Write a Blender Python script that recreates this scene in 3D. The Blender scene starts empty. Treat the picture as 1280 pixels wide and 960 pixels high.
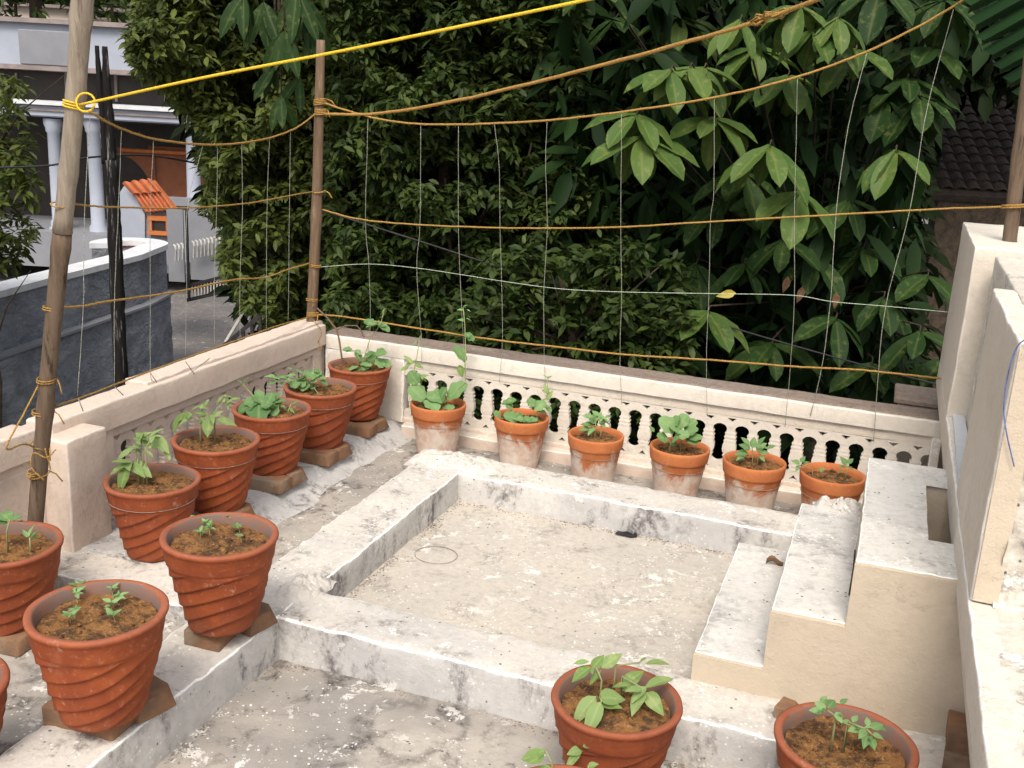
import bpy, bmesh, math, random
import numpy as np
from mathutils import Vector, Matrix, noise
S = bpy.context.scene
C = S.collection
random.seed(7)
rng = np.random.default_rng(7)
R_ = math.radians

# ------------------------------------------------------------------ camera
YAW, PITCH, ROLL, FPX, CH = 19.384, 15.60, 3.163, 1310.0, 1.65
def cam_axes():
    y, p, r = R_(YAW), R_(PITCH), R_(ROLL)
    f = Vector((-math.sin(y)*math.cos(p), math.cos(y)*math.cos(p), -math.sin(p)))
    r0 = Vector((math.cos(y), math.sin(y), 0)); u0 = r0.cross(f)
    rt = r0*math.cos(r) + u0*math.sin(r); up = -r0*math.sin(r) + u0*math.cos(r)
    return rt, up, f
RT, UP, FW = cam_axes()
cd = bpy.data.cameras.new('camera'); cam = bpy.data.objects.new('camera', cd); C.objects.link(cam)
mw = Matrix((RT, UP, -FW)).transposed().to_4x4(); mw.translation = (0, 0, CH)
cam.matrix_world = mw
cd.sensor_width = 36; cd.lens = 36*FPX/1280; cd.clip_end = 1000; cd.clip_start = 0.02
S.camera = cam

# ------------------------------------------------------------------ world and sun
SUN_EL, SUN_AZ = 52, 168      # azimuth clockwise from +Y: behind the camera
w = bpy.data.worlds.new('World'); S.world = w; w.use_nodes = True
nt = w.node_tree; nt.nodes.clear()
sky = nt.nodes.new('ShaderNodeTexSky'); sky.sky_type = 'NISHITA'; sky.sun_disc = False
sky.sun_elevation = R_(SUN_EL); sky.sun_rotation = R_(SUN_AZ); sky.air_density = 1.0; sky.dust_density = 4.0; sky.ozone_density = 1.0
bg = nt.nodes.new('ShaderNodeBackground'); bg.inputs[1].default_value = 0.15
wo = nt.nodes.new('ShaderNodeOutputWorld')
hs = nt.nodes.new('ShaderNodeHueSaturation'); hs.inputs['Saturation'].default_value = 0.25   # thin high cloud greys the blue
nt.links.new(sky.outputs[0], hs.inputs['Color']); nt.links.new(hs.outputs[0], bg.inputs[0]); nt.links.new(bg.outputs[0], wo.inputs[0])
sl = bpy.data.lights.new('sun', 'SUN'); sl.energy = 1.5; sl.angle = R_(20); sl.color = (1.0, 0.90, 0.76)
so = bpy.data.objects.new('sun', sl); C.objects.link(so)
sd = Vector((math.sin(R_(SUN_AZ))*math.cos(R_(SUN_EL)), math.cos(R_(SUN_AZ))*math.cos(R_(SUN_EL)), math.sin(R_(SUN_EL))))
so.rotation_euler = sd.to_track_quat('Z', 'Y').to_euler()
S.view_settings.view_transform = 'Standard'; S.view_settings.look = 'None'
S.view_settings.exposure = 0.58; S.view_settings.gamma = 1.0
S.render.engine = 'CYCLES'
S.cycles.max_bounces = 6; S.cycles.diffuse_bounces = 3; S.cycles.glossy_bounces = 2
S.cycles.transparent_max_bounces = 4; S.cycles.transmission_bounces = 2

# ------------------------------------------------------------------ pixel -> place
def ray(px, py): return RT*((px-640)/FPX) - UP*((py-480)/FPX) + FW
EYE = Vector((0, 0, CH))
def atZ(px, py, z): r = ray(px, py); return EYE + r*((z-CH)/r.z)
def atY(px, py, y): r = ray(px, py); return EYE + r*(y/r.y)
def atX(px, py, x): r = ray(px, py); return EYE + r*(x/r.x)
AZ = Vector((-math.sin(R_(YAW)), math.cos(R_(YAW)), 0)); AR = Vector((math.cos(R_(YAW)), math.sin(R_(YAW)), 0))
def atD(px, py, D): r = ray(px, py); return EYE + r*(D/r.dot(AZ))

# ------------------------------------------------------------------ object helpers
ORG = {}
def tag(o, label=None, cat=None, group=None, kind=None):
    if label: o['label'] = label
    if cat: o['category'] = cat
    if group: o['group'] = group
    if kind: o['kind'] = kind
    return o
def thing(name, label, cat, loc=(0, 0, 0), group=None):
    o = bpy.data.objects.new(name, None); C.objects.link(o); o.location = loc
    o.empty_display_size = 0.1
    ORG[o] = Vector(loc)
    return tag(o, label, cat, group)
def link(name, me, parent=None, loc=None):
    o = bpy.data.objects.new(name, me); C.objects.link(o)
    if parent is not None: o.parent = parent
    L = Vector(loc) if loc is not None else (ORG[parent] if parent is not None else Vector((0, 0, 0)))
    o.location = L - (ORG[parent] if parent is not None else Vector((0, 0, 0)))
    ORG[o] = L
    return o
class MB:
    def __init__(s): s.v = []; s.f = []
    def add(s, vs, fs):
        n = len(s.v); s.v += [tuple(p) for p in vs]; s.f += [tuple(i+n for i in f) for f in fs]; return s
    def box(s, x0, x1, y0, y1, z0, z1):
        return s.add([(x0,y0,z0),(x1,y0,z0),(x1,y1,z0),(x0,y1,z0),(x0,y0,z1),(x1,y0,z1),(x1,y1,z1),(x0,y1,z1)],
                     [(0,3,2,1),(4,5,6,7),(0,1,5,4),(1,2,6,5),(2,3,7,6),(3,0,4,7)])
    def hexa(s, q, d):   # quad q (4 points, front) extruded by vector d
        q = [Vector(p) for p in q]; d = Vector(d)
        return s.add(q+[p+d for p in q], [(0,1,2,3),(7,6,5,4),(0,4,5,1),(1,5,6,2),(2,6,7,3),(3,7,4,0)])
    def bar(s, a, b, t, t2=None):
        a, b = Vector(a), Vector(b); d = (b-a).normalized()
        u = d.cross(Vector((0,0,1)));  u = u.normalized() if u.length > .01 else Vector((1,0,0)); v = d.cross(u)
        t2 = t2 or t; u *= t/2; v *= t2/2
        return s.hexa([a-u-v, a+u-v, a+u+v, a-u+v], b-a)
    def tube(s, pts, rad, n=6, cap=True, jit=0):
        pts = [Vector(p) for p in pts]; m = len(pts)
        if not hasattr(rad, '__len__'): rad = [rad]*m
        vs, fs = [], []
        u = None
        for i, p in enumerate(pts):
            d = (pts[min(i+1, m-1)]-pts[max(i-1, 0)]).normalized()
            if u is None:
                u = d.orthogonal().normalized()
            else:
                u = (u - d*u.dot(d)).normalized()
            v = d.cross(u)
            for k in range(n):
                a = 2*math.pi*k/n; r = rad[i]*(1+(random.uniform(-jit, jit) if jit else 0))
                vs.append(p+u*math.cos(a)*r+v*math.sin(a)*r)
        for i in range(m-1):
            for k in range(n):
                fs.append((i*n+k, i*n+(k+1)%n, (i+1)*n+(k+1)%n, (i+1)*n+k))
        if cap: fs += [tuple(range(n))[::-1], tuple(range((m-1)*n, m*n))]
        return s.add(vs, fs)
    def lathe(s, prof, n=32, c=(0,0,0), fn=None):
        vs, fs = [], []
        for i, (r, z) in enumerate(prof):
            for k in range(n):
                a = 2*math.pi*k/n; rr = r+(fn(a, z, i) if fn else 0)
                vs.append((c[0]+rr*math.cos(a), c[1]+rr*math.sin(a), c[2]+z))
        for i in range(len(prof)-1):
            for k in range(n): fs.append((i*n+k, i*n+(k+1)%n, (i+1)*n+(k+1)%n, (i+1)*n+k))
        return s.add(vs, fs)
    def mesh(s, name, mat, org=Vector((0,0,0)), smooth=False, bevel=0):
        me = bpy.data.meshes.new(name)
        me.from_pydata([(p[0]-org[0], p[1]-org[1], p[2]-org[2]) for p in s.v], [], s.f)
        me.materials.append(mat)
        if bevel:
            bm = bmesh.new(); bm.from_mesh(me); bmesh.ops.remove_doubles(bm, verts=bm.verts, dist=1e-5)
            bmesh.ops.recalc_face_normals(bm, faces=bm.faces)
            bmesh.ops.bevel(bm, geom=[e for e in bm.edges if e.calc_face_angle(0) > .5], offset=bevel, segments=1, affect='EDGES', profile=.6)
            bm.to_mesh(me); bm.free()
        else:
            bm = bmesh.new(); bm.from_mesh(me); bmesh.ops.recalc_face_normals(bm, faces=bm.faces); bm.to_mesh(me); bm.free()
        if smooth: me.shade_smooth()
        return me
    def build(s, name, mat, parent=None, smooth=False, bevel=0, loc=None):
        o = ORG[parent] if (parent is not None and loc is None) else Vector(loc or (0,0,0))
        return link(name, s.mesh(name, mat, o, smooth, bevel), parent, o)

# ------------------------------------------------------------------ materials
class NT:
    def __init__(s, name, rough=.85, spec=.3):
        m = bpy.data.materials.new(name); m.use_nodes = True; s.m = m; s.t = m.node_tree
        s.b = s.t.nodes['Principled BSDF']; s.b.inputs['Roughness'].default_value = rough
        s.b.inputs['Specular IOR Level'].default_value = spec
    def n(s, kind, **k):
        x = s.t.nodes.new(kind)
        for a, v in k.items():
            if a in ('op',): x.operation = v
            else: setattr(x, a, v)
        return x
    def l(s, a, b): s.t.links.new(a, b)
    def pos(s, obj=False):
        if obj: return s.n('ShaderNodeTexCoord').outputs['Object']
        return s.n('ShaderNodeNewGeometry').outputs['Position']
    def noise(s, co, sc, det=4, rough=.6, dist=0, stretch=None):
        if stretch:
            mp = s.n('ShaderNodeMapping'); s.l(co, mp.inputs[0]); mp.inputs['Scale'].default_value = stretch; co = mp.outputs[0]
        x = s.n('ShaderNodeTexNoise'); s.l(co, x.inputs['Vector']); x.inputs['Scale'].default_value = sc
        x.inputs['Detail'].default_value = det; x.inputs['Roughness'].default_value = rough; x.inputs['Distortion'].default_value = dist
        return x.outputs['Fac']
    def ramp(s, f, a, b, va=0, vb=1):
        x = s.n('ShaderNodeMapRange'); s.l(f, x.inputs[0]); x.interpolation_type = 'SMOOTHSTEP'
        for i, v in zip((1,2,3,4), (a, b, va, vb)): x.inputs[i].default_value = v
        return x.outputs[0]
    def math(s, op, a, b=0):
        x = s.n('ShaderNodeMath', op=op)
        for i, v in enumerate((a, b)):
            if hasattr(v, 'node'): s.l(v, x.inputs[i])
            else: x.inputs[i].default_value = v
        return x.outputs[0]
    def mix(s, f, a, b, mode='MIX'):
        x = s.n('ShaderNodeMix', data_type='RGBA', blend_type=mode)
        if hasattr(f, 'node'): s.l(f, x.inputs['Factor'])
        else: x.inputs['Factor'].default_value = f
        for k, v in (('A', a), ('B', b)):
            i = [q for q in x.inputs if q.name == k and q.type == 'RGBA'][0]
            if hasattr(v, 'node'): s.l(v, i)
            else: i.default_value = (*v, 1)
        return [q for q in x.outputs if q.type == 'RGBA'][0]
    def color(s, c):
        if hasattr(c, 'node'): s.l(c, s.b.inputs['Base Color'])
        else: s.b.inputs['Base Color'].default_value = (*c, 1)
    def bump(s, h, st=.5, dist=.01):
        x = s.n('ShaderNodeBump'); s.l(h, x.inputs['Height']); x.inputs['Strength'].default_value = st; x.inputs['Distance'].default_value = dist
        s.l(x.outputs[0], s.b.inputs['Normal']); return s

def m_simple(name, c, c2=None, sc=20, rough=.85, bump=.3, bd=.004, obj=False, spec=.3):
    k = NT(name, rough, spec); p = k.pos(obj); f = k.noise(p, sc, 5)
    k.color(k.mix(k.ramp(f, .35, .68), c, c2 or tuple(x*.7 for x in c)))
    if bump: k.bump(k.noise(p, sc*4, 4), bump, bd)
    return k.m

def m_plaster(name, base, grey, dark, stain=.5, flakes=.5, specks=.5, edge=.9, st=(1,1,1), grain=.6, tide=0):
    k = NT(name, .92, .15); p = k.pos()
    big = k.noise(p, 1.3, 4, .6, .6); mid = k.noise(p, 6, 8, .72, .4, st); fine = k.noise(p, 38, 5, .7); vf = k.noise(p, 150, 3, .6)
    c = k.mix(k.ramp(big, .35, .66), base, grey)
    c = k.mix(k.math('MULTIPLY', k.ramp(fine, .42, .66), grain), c, tuple(x*.72 for x in base))
    # grime in patches
    g = k.math('MULTIPLY', k.ramp(mid, .50, .66), k.ramp(fine, .30, .60))
    c = k.mix(k.math('MULTIPLY', g, stain), c, dark)
    if tide:      # old puddle margins
        tb = k.ramp(k.math('ABSOLUTE', k.math('SUBTRACT', k.noise(p, 1.9, 2, .5), .5)), 0, .03, 1, 0)
        c = k.mix(k.math('MULTIPLY', k.math('MULTIPLY', tb, k.ramp(fine, .3, .6)), tide), c, dark)
    # lime flakes: hard edged white patches
    n2 = k.noise(p, 11, 7, .78, .3); n3 = k.noise(p, 3.1, 3, .6)
    fl = k.math('MULTIPLY', k.ramp(n2, .568, .592), k.ramp(n3, .40, .58))
    c = k.mix(k.math('MULTIPLY', fl, flakes*.85), c, (.86, .83, .78))
    # tiny dark pits and pale grains
    v = k.n('ShaderNodeTexVoronoi'); k.l(p, v.inputs['Vector']); v.inputs['Scale'].default_value = 30; v.inputs['Randomness'].default_value = 1
    sp = k.math('MULTIPLY', k.ramp(v.outputs['Distance'], .10, .16, 1, 0), k.ramp(k.noise(p, 9, 3), .50, .56))
    c = k.mix(k.math('MULTIPLY', sp, specks), c, (.10, .09, .09))
    v2 = k.n('ShaderNodeTexVoronoi'); k.l(p, v2.inputs['Vector']); v2.inputs['Scale'].default_value = 47
    sp2 = k.math('MULTIPLY', k.ramp(v2.outputs['Distance'], .14, .2, 1, 0), k.ramp(k.noise(p, 5, 3), .50, .55))
    c = k.mix(k.math('MULTIPLY', sp2, .8*flakes), c, (.95, .94, .9))
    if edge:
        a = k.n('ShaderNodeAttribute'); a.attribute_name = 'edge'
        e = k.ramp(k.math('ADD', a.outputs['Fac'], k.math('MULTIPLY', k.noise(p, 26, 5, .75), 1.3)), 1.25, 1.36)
        c = k.mix(k.math('MULTIPLY', e, edge), c, (.95, .94, .91))  # edges catching the light, painted in as a broken whitewash line
    k.color(c)
    k.bump(k.math('ADD', k.math('MULTIPLY', fine, 1.0), k.math('ADD', k.math('MULTIPLY', fl, .5), k.math('MULTIPLY', vf, .35))), .55, .006)
    return k.m

M = {}
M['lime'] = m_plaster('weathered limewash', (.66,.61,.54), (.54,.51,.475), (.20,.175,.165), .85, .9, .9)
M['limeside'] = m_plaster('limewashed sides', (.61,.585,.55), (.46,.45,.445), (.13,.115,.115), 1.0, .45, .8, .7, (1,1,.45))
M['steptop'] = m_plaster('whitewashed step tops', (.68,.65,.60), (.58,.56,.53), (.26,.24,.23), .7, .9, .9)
M['floor'] = m_plaster('roof floor cement', (.46,.415,.36), (.28,.26,.24), (.085,.075,.07), 1.0, .85, .8, 0, tide=.55)
M['pitfloor'] = m_plaster('roof pit cement', (.57,.515,.44), (.49,.445,.39), (.20,.17,.15), .55, .7, .8, 0)
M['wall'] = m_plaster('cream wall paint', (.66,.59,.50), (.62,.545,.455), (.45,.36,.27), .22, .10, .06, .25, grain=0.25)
M['tan'] = m_plaster('tan wall paint', (.56,.475,.37), (.53,.445,.345), (.42,.33,.23), .2, .04, .06, 0, grain=0.12)
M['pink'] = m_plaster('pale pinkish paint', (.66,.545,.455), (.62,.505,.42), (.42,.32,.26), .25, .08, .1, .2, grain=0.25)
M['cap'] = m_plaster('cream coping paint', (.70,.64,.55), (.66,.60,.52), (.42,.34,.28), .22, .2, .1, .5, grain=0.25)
M['captop'] = m_plaster('mossy coping top', (.22,.17,.14), (.28,.22,.18), (.10,.08,.07), .6, .1, .3, 0)
M['rough'] = m_plaster('rough render', (.66,.61,.53), (.56,.51,.44), (.20,.18,.17), .95, .85, .9, 0)
def m_terra(name, twisted):
    k = NT(name, .78, .25); p = k.pos(True); oi = k.n('ShaderNodeObjectInfo').outputs['Random']
    f = k.noise(p, 9, 5, .65, .5); g = k.noise(p, 60, 4)
    if twisted: c = k.mix(k.ramp(f, .3, .7), (.33,.078,.022), (.215,.045,.016))
    else: c = k.mix(k.ramp(f, .3, .7), (.54,.185,.062), (.43,.13,.045))
    c = k.mix(k.math('MULTIPLY', k.ramp(g, .55, .75), .3), c, (.62,.30,.18))
    sx = k.n('ShaderNodeSeparateXYZ'); k.l(p, sx.inputs[0])
    co = k.n('ShaderNodeVectorMath', operation='ADD'); k.l(p, co.inputs[0])
    cb = k.n('ShaderNodeCombineXYZ'); k.l(k.math('MULTIPLY', oi, 17.0), cb.inputs[0]); k.l(cb.outputs[0], co.inputs[1])
    n = k.noise(co.outputs[0], 7, 5, .7, .6)
    if twisted:
        e = k.math('MULTIPLY', k.ramp(n, .56, .72), .25); c = k.mix(e, c, (.40,.19,.13))
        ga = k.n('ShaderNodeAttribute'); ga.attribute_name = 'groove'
        c = k.mix(k.math('MULTIPLY', ga.outputs['Fac'], .75), c, (.11,.035,.02))  # shade under the overhanging bands painted into the grooves
        c = k.mix(k.math('MULTIPLY', k.ramp(sx.outputs[2], .250, .2625), .45), c, (.40,.16,.10))
        c = k.mix(k.math('MULTIPLY', k.ramp(k.noise(co.outputs[0], 5, 6, .75, 1.2), .50, .66), .4), c, (.22,.055,.025))
        # duller brown towards the foot
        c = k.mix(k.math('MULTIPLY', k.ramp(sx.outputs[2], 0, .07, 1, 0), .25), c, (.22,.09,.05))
    else:
        h = k.math('ADD', sx.outputs[2], k.math('MULTIPLY', k.math('SUBTRACT', n, .5), -.28))
        e = k.math('MULTIPLY', k.ramp(h, .125, .175, 1, 0), .97)
        e = k.math('MULTIPLY', e, k.ramp(k.noise(co.outputs[0], 14, 5, .75), .25, .6, .55, 1))
        wc = k.mix(k.ramp(k.noise(p, 25, 4), .4, .7), (.72,.64,.55), (.60,.46,.37)); c = k.mix(e, c, wc)
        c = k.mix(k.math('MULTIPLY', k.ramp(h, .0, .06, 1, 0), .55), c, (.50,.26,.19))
    c = k.mix(k.math('MULTIPLY', oi, .38 if twisted else .08), c, tuple(x for x in ((.20,.055,.025) if twisted else (.40,.15,.07))))
    c = k.mix(k.math('MULTIPLY', k.ramp(k.noise(co.outputs[0], 16, 6, .8), .60, .68), .5 if twisted else .2), c, (.46,.27,.19))
    k.color(c); k.bump(k.math('ADD', g, k.noise(p, 22, 4)), .3, .004)
    return k.m
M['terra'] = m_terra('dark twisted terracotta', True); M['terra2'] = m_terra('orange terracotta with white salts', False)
M['inside'] = m_simple('silt stained inside of pots', (.17,.12,.10), (.25,.11,.07), 14, .95, .2, .003, True)
def m_soil():
    k = NT('potting soil', 1, .1); p = k.pos(); f = k.noise(p, 30, 6, .7); g = k.noise(p, 110, 4, .6)
    c = k.mix(k.ramp(f, .4, .62), (.25,.12,.045), (.075,.042,.024)); c = k.mix(k.math('MULTIPLY', k.ramp(g, .55, .7), .6), c, (.45,.27,.12))
    k.color(c); k.bump(g, .8, .008); return k.m
M['soil'] = m_soil()
def m_brick():
    k = NT('worn brick', .95, .1); p = k.pos(); f = k.noise(p, 14, 5, .7); g = k.noise(p, 70, 4)
    c = k.mix(k.ramp(f, .38, .66), (.25,.135,.075), (.17,.11,.075)); c = k.mix(k.math('MULTIPLY', k.ramp(k.noise(p, 5, 3), .5, .65), .55), c, (.30,.25,.19))
    k.color(c); k.bump(g, .6, .006); return k.m
M['brick'] = m_brick()
def m_leaf(name, c1, c2, rough=.5, vein=None, trans=.25, spec=.4):
    k = NT(name, rough, spec); a = k.n('ShaderNodeAttribute'); a.attribute_name = 'var'
    oi = k.n('ShaderNodeObjectInfo').outputs['Random']
    v = k.math('FRACT', k.math('ADD', a.outputs['Fac'], oi))
    c = k.mix(v, c1, c2); p = k.pos(); c = k.mix(k.math('MULTIPLY', k.ramp(k.noise(p, 1.1, 3), .35, .65), .35), c, tuple(x*.55 for x in c1))
    if vein:
        u = k.n('ShaderNodeAttribute'); u.attribute_name = 'mid'
        c = k.mix(k.math('MULTIPLY', k.ramp(u.outputs['Fac'], .8, 1), .35), c, vein)
        c = k.mix(k.math('MULTIPLY', k.ramp(k.noise(p, 22, 4, .7), .52, .66), .45), c, vein)
    k.color(c)
    k.b.inputs['Roughness'].default_value = rough
    if trans:
        tr = k.n('ShaderNodeBsdfTranslucent'); k.l(k.mix(.5, c, (c2[0]*1.6, c2[1]*1.8, c2[2])), tr.inputs[0])
        mx = k.n('ShaderNodeMixShader'); mx.inputs[0].default_value = trans
        k.l(k.b.outputs[0], mx.inputs[1]); k.l(tr.outputs[0], mx.inputs[2])
        k.l(mx.outputs[0], k.t.nodes['Material Output'].inputs[0])
    return k.m
M['leaf_pot'] = m_leaf('bean leaf', (.17,.27,.075), (.28,.38,.15), .6, (.42,.46,.22), .25, .2)
M['leaf_round'] = m_leaf('round lobed leaf', (.11,.22,.075), (.23,.37,.15), .6, (.33,.42,.2), .2, .2)
M['stem'] = m_simple('green stem', (.24,.30,.12), (.30,.28,.14), 40, .7, 0)
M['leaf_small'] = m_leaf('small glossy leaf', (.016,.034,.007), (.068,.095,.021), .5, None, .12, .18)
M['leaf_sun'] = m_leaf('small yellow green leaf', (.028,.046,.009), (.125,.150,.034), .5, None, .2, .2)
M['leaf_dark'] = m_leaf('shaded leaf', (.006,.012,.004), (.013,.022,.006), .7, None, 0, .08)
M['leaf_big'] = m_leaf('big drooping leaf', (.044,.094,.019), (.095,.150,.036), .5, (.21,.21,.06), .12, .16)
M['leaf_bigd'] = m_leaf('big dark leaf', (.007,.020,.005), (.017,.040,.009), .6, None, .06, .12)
M['leaf_old'] = m_leaf('yellow leaf', (.42,.33,.03), (.45,.36,.04), .5, None, .2)
M['leaf_dry'] = m_simple('dry brown leaf', (.15,.075,.04), (.25,.15,.08), 30, .8, 0)
M['banana'] = m_leaf('banana leaf', (.010,.030,.010), (.016,.042,.012), .6, None, .05, .1)
M['bark'] = m_simple('bark', (.085,.06,.04), (.04,.03,.022), 12, .9, .8, .02)
def m_pole(name, c1, c2, c3):
    k = NT(name, .8, .2); p = k.pos(); f = k.noise(p, 10, 6, .7, .3, (6,6,.6)); g = k.noise(p, 40, 4, .7, 0, (1,1,.12))
    c = k.mix(k.ramp(f, .35, .62), c1, c2); c = k.mix(k.ramp(g, .55, .72), c, c3); k.color(c); k.bump(g, .5, .006); return k.m
M['bamboo'] = m_pole('weathered bamboo', (.33,.275,.21), (.24,.195,.15), (.12,.095,.075))
M['bamboo_low'] = m_pole('dark bamboo', (.11,.075,.05), (.155,.11,.075), (.04,.03,.022))
M['timber'] = m_pole('brown stake', (.19,.125,.075), (.13,.085,.055), (.25,.18,.12))
M['char'] = m_pole('charred wood', (.005,.004,.004), (.010,.009,.008), (.20,.19,.18))
def m_rope(name, c1, c2, sc=300):
    k = NT(name, .9, .1); p = k.pos(); k.color(k.mix(k.ramp(k.noise(p, sc, 3), .4, .6), c1, c2)); k.bump(k.noise(p, sc, 2), .8, .003); return k.m
M['coir'] = m_rope('coir rope', (.48,.29,.085), (.24,.13,.04)); M['yellow'] = m_rope('yellow nylon rope', (.85,.58,.06), (.62,.40,.03))
M['string'] = m_rope('white string', (.42,.41,.35), (.22,.22,.18)); M['wire'] = m_simple('galvanised wire', (.33,.30,.26), (.18,.14,.11), 50, .5, 0)
M['green_string'] = m_rope('pale green string', (.55,.60,.50), (.36,.42,.30))
M['cord'] = m_simple('blue cord', (.10,.15,.38), (.05,.07,.2), 40, .6, 0)
M['black'] = m_simple('black painted metal', (.02,.02,.022), (.035,.032,.03), 20, .6, 0)
M['white_metal'] = m_simple('white metal', (.62,.60,.55), (.45,.43,.40), 20, .6, 0)
M['street'] = m_plaster('street cement', (.19,.17,.16), (.14,.135,.135), (.08,.07,.065), .6, .35, .3, False)
def m_stucco():
    k = NT('blue grey rough stucco', .95, .1); p = k.pos(); f = k.noise(p, 1.2, 5, .6, .8); g = k.noise(p, 5, 6, .65, 1.0, (1,1,1.8)); h = k.noise(p, 16, 4, .6)
    c = k.mix(k.ramp(f, .35, .65), (.35,.38,.425), (.25,.27,.305)); c = k.mix(k.math('MULTIPLY', k.ramp(g, .50, .68), .6), c, (.33,.35,.38))
    c = k.mix(k.math('MULTIPLY', k.ramp(k.noise(p, .8, 3), .5, .65), .5), c, (.13,.12,.125)); k.color(c)
    k.bump(k.math('ADD', k.math('MULTIPLY', g, 1.6), k.math('MULTIPLY', h, .6)), 1.0, .07); return k.m
M['stucco'] = m_stucco()
M['house_white'] = m_simple('pale blue white house paint', (.38,.405,.47), (.33,.355,.42), 1.5, .8, .1)
M['house_grey'] = m_simple('grey house paint', (.25,.255,.275), (.21,.215,.235), 1.5, .8, .1)
M['house_trim'] = m_simple('brown coping', (.22,.18,.17), (.30,.25,.23), 3, .8, .1)
M['house_dark'] = m_simple('dark glazing and porch interior', (.03,.024,.022), (.045,.034,.03), 2, .35, 0)  # near-black for glazing, porch interior and niche alike
M['brown_wall'] = m_simple('brick red wall', (.26,.095,.045), (.21,.075,.04), 4, .85, .1)
M['far_wall'] = m_simple('pale beige wall', (.62,.54,.45), (.55,.47,.40), 2, .9, .1)
M['orange_paint'] = m_simple('orange paint', (.55,.17,.045), (.46,.13,.035), 5, .7, .1)
M['tile'] = m_simple('orange roof tile', (.60,.19,.085), (.47,.14,.06), 7, .75, .3)
M['dark_tile'] = m_simple('mossy dark roof tile', (.055,.038,.03), (.03,.024,.02), 8, .9, .5)
M['white_cap'] = m_simple('whitewashed wall cap', (.64,.65,.66), (.55,.56,.58), 4, .85, .2)

# ------------------------------------------------------------------ plaster blocks (rounded, uneven, with an 'edge' attribute along arrises)
def coords(a, b, r, res):
    n = max(1, int(round((b-a-2*r)/res)))
    return [a, a+r*.35] + [a+r+(b-a-2*r)*i/n for i in range(n+1)] + [b-r*.35, b]
def block_bm(x0, x1, y0, y1, z0, z1, r=.008, res=.03, amp=.003, faces='xXyYZ', edgew=.016, freq=7):
    X, Y, Z = coords(x0, x1, r, res), coords(y0, y1, r, res), coords(z0, z1, r, res)
    V, F, idx, E = [], [], {}, []
    def vert(p):
        key = (round(p[0], 5), round(p[1], 5), round(p[2], 5))
        if key in idx: return idx[key]
        q = Vector(p); inner = Vector((min(max(q.x, x0+r), x1-r), min(max(q.y, y0+r), y1-r), min(q.z, z1-r)))
        d = q-inner
        if d.length > 1e-9 and sum(1 for c in d if abs(c) > 1e-9) > 1: q2 = inner+d.normalized()*r
        else: q2 = q
        # distance to the nearest arris
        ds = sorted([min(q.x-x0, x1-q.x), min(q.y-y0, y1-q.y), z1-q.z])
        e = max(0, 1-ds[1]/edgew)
        nn = noise.noise_vector(q*freq)*amp + noise.noise_vector(q*31)*amp*.45 + noise.noise_vector(q*31+Vector((9,4,2)))*(amp*.9*e)
        q2 = q2+nn
        idx[key] = len(V); V.append(tuple(q2)); E.append(e); return idx[key]
    def grid(A, B, fn, flip):
        for i in range(len(A)-1):
            for j in range(len(B)-1):
                f = [vert(fn(A[i], B[j])), vert(fn(A[i+1], B[j])), vert(fn(A[i+1], B[j+1])), vert(fn(A[i], B[j+1]))]
                F.append(tuple(f[::-1] if flip else f))
    if 'Z' in faces: grid(X, Y, lambda a, b: (a, b, z1), False)
    if 'z' in faces: grid(X, Y, lambda a, b: (a, b, z0), True)
    if 'y' in faces: grid(X, Z, lambda a, b: (a, y0, b), False)
    if 'Y' in faces: grid(X, Z, lambda a, b: (a, y1, b), True)
    if 'x' in faces: grid(Y, Z, lambda a, b: (x0, a, b), True)
    if 'X' in faces: grid(Y, Z, lambda a, b: (x1, a, b), False)
    return V, F, E
def block(name, parent, mats, *a, sidecut=.5, hole=None, **k):
    V, F, E = block_bm(*a, **k); o = ORG[parent] if parent is not None else Vector((0,0,0))
    if hole:
        hx0, hx1, hy0, hy1 = hole; keep = []
        for f in F:
            c = [sum(V[i][q] for i in f)/4 for q in range(3)]
            if hx0 < c[0] < hx1 and hy0 < c[1] < hy1 and c[2] > a[5]-.01: continue
            keep.append(f)
        F = keep
    me = bpy.data.meshes.new(name); me.from_pydata([(p[0]-o.x, p[1]-o.y, p[2]-o.z) for p in V], [], F)
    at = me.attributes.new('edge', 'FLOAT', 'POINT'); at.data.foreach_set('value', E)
    for m in mats: me.materials.append(m)
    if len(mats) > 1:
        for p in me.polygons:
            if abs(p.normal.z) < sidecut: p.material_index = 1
    me.shade_smooth()
    return link(name, me, parent, o)

# ------------------------------------------------------------------ THE ROOF
roof = tag(block('roof_floor', None, [M['floor']], -3.0, 2.2, -2.5, 5.1, -.45, -.15, res=.05, amp=.006, freq=3.5), kind='structure')
tag(block('pit_floor', None, [M['pitfloor']], -1.70, -.20, 2.80, 4.12, -.2, -.132, res=.035, amp=.004, faces='Z', freq=3.5), kind='structure')
b = MB(); b.box(-2.98, 2.18, -2.48, 5.08, -3.35, -.46); tag(b.build('building_wall', M['tan']), 'plain tan wall of the house below the roof terrace', 'building')
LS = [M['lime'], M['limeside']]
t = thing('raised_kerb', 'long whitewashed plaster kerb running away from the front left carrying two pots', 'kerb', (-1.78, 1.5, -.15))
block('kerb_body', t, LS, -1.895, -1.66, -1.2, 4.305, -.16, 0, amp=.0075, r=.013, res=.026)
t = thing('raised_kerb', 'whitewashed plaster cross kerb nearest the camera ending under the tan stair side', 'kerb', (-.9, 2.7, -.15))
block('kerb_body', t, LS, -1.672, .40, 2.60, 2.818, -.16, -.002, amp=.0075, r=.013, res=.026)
t = thing('raised_kerb', 'far whitewashed plaster cross kerb in front of the row of small orange pots', 'kerb', (-.9, 4.2, -.15))
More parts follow.
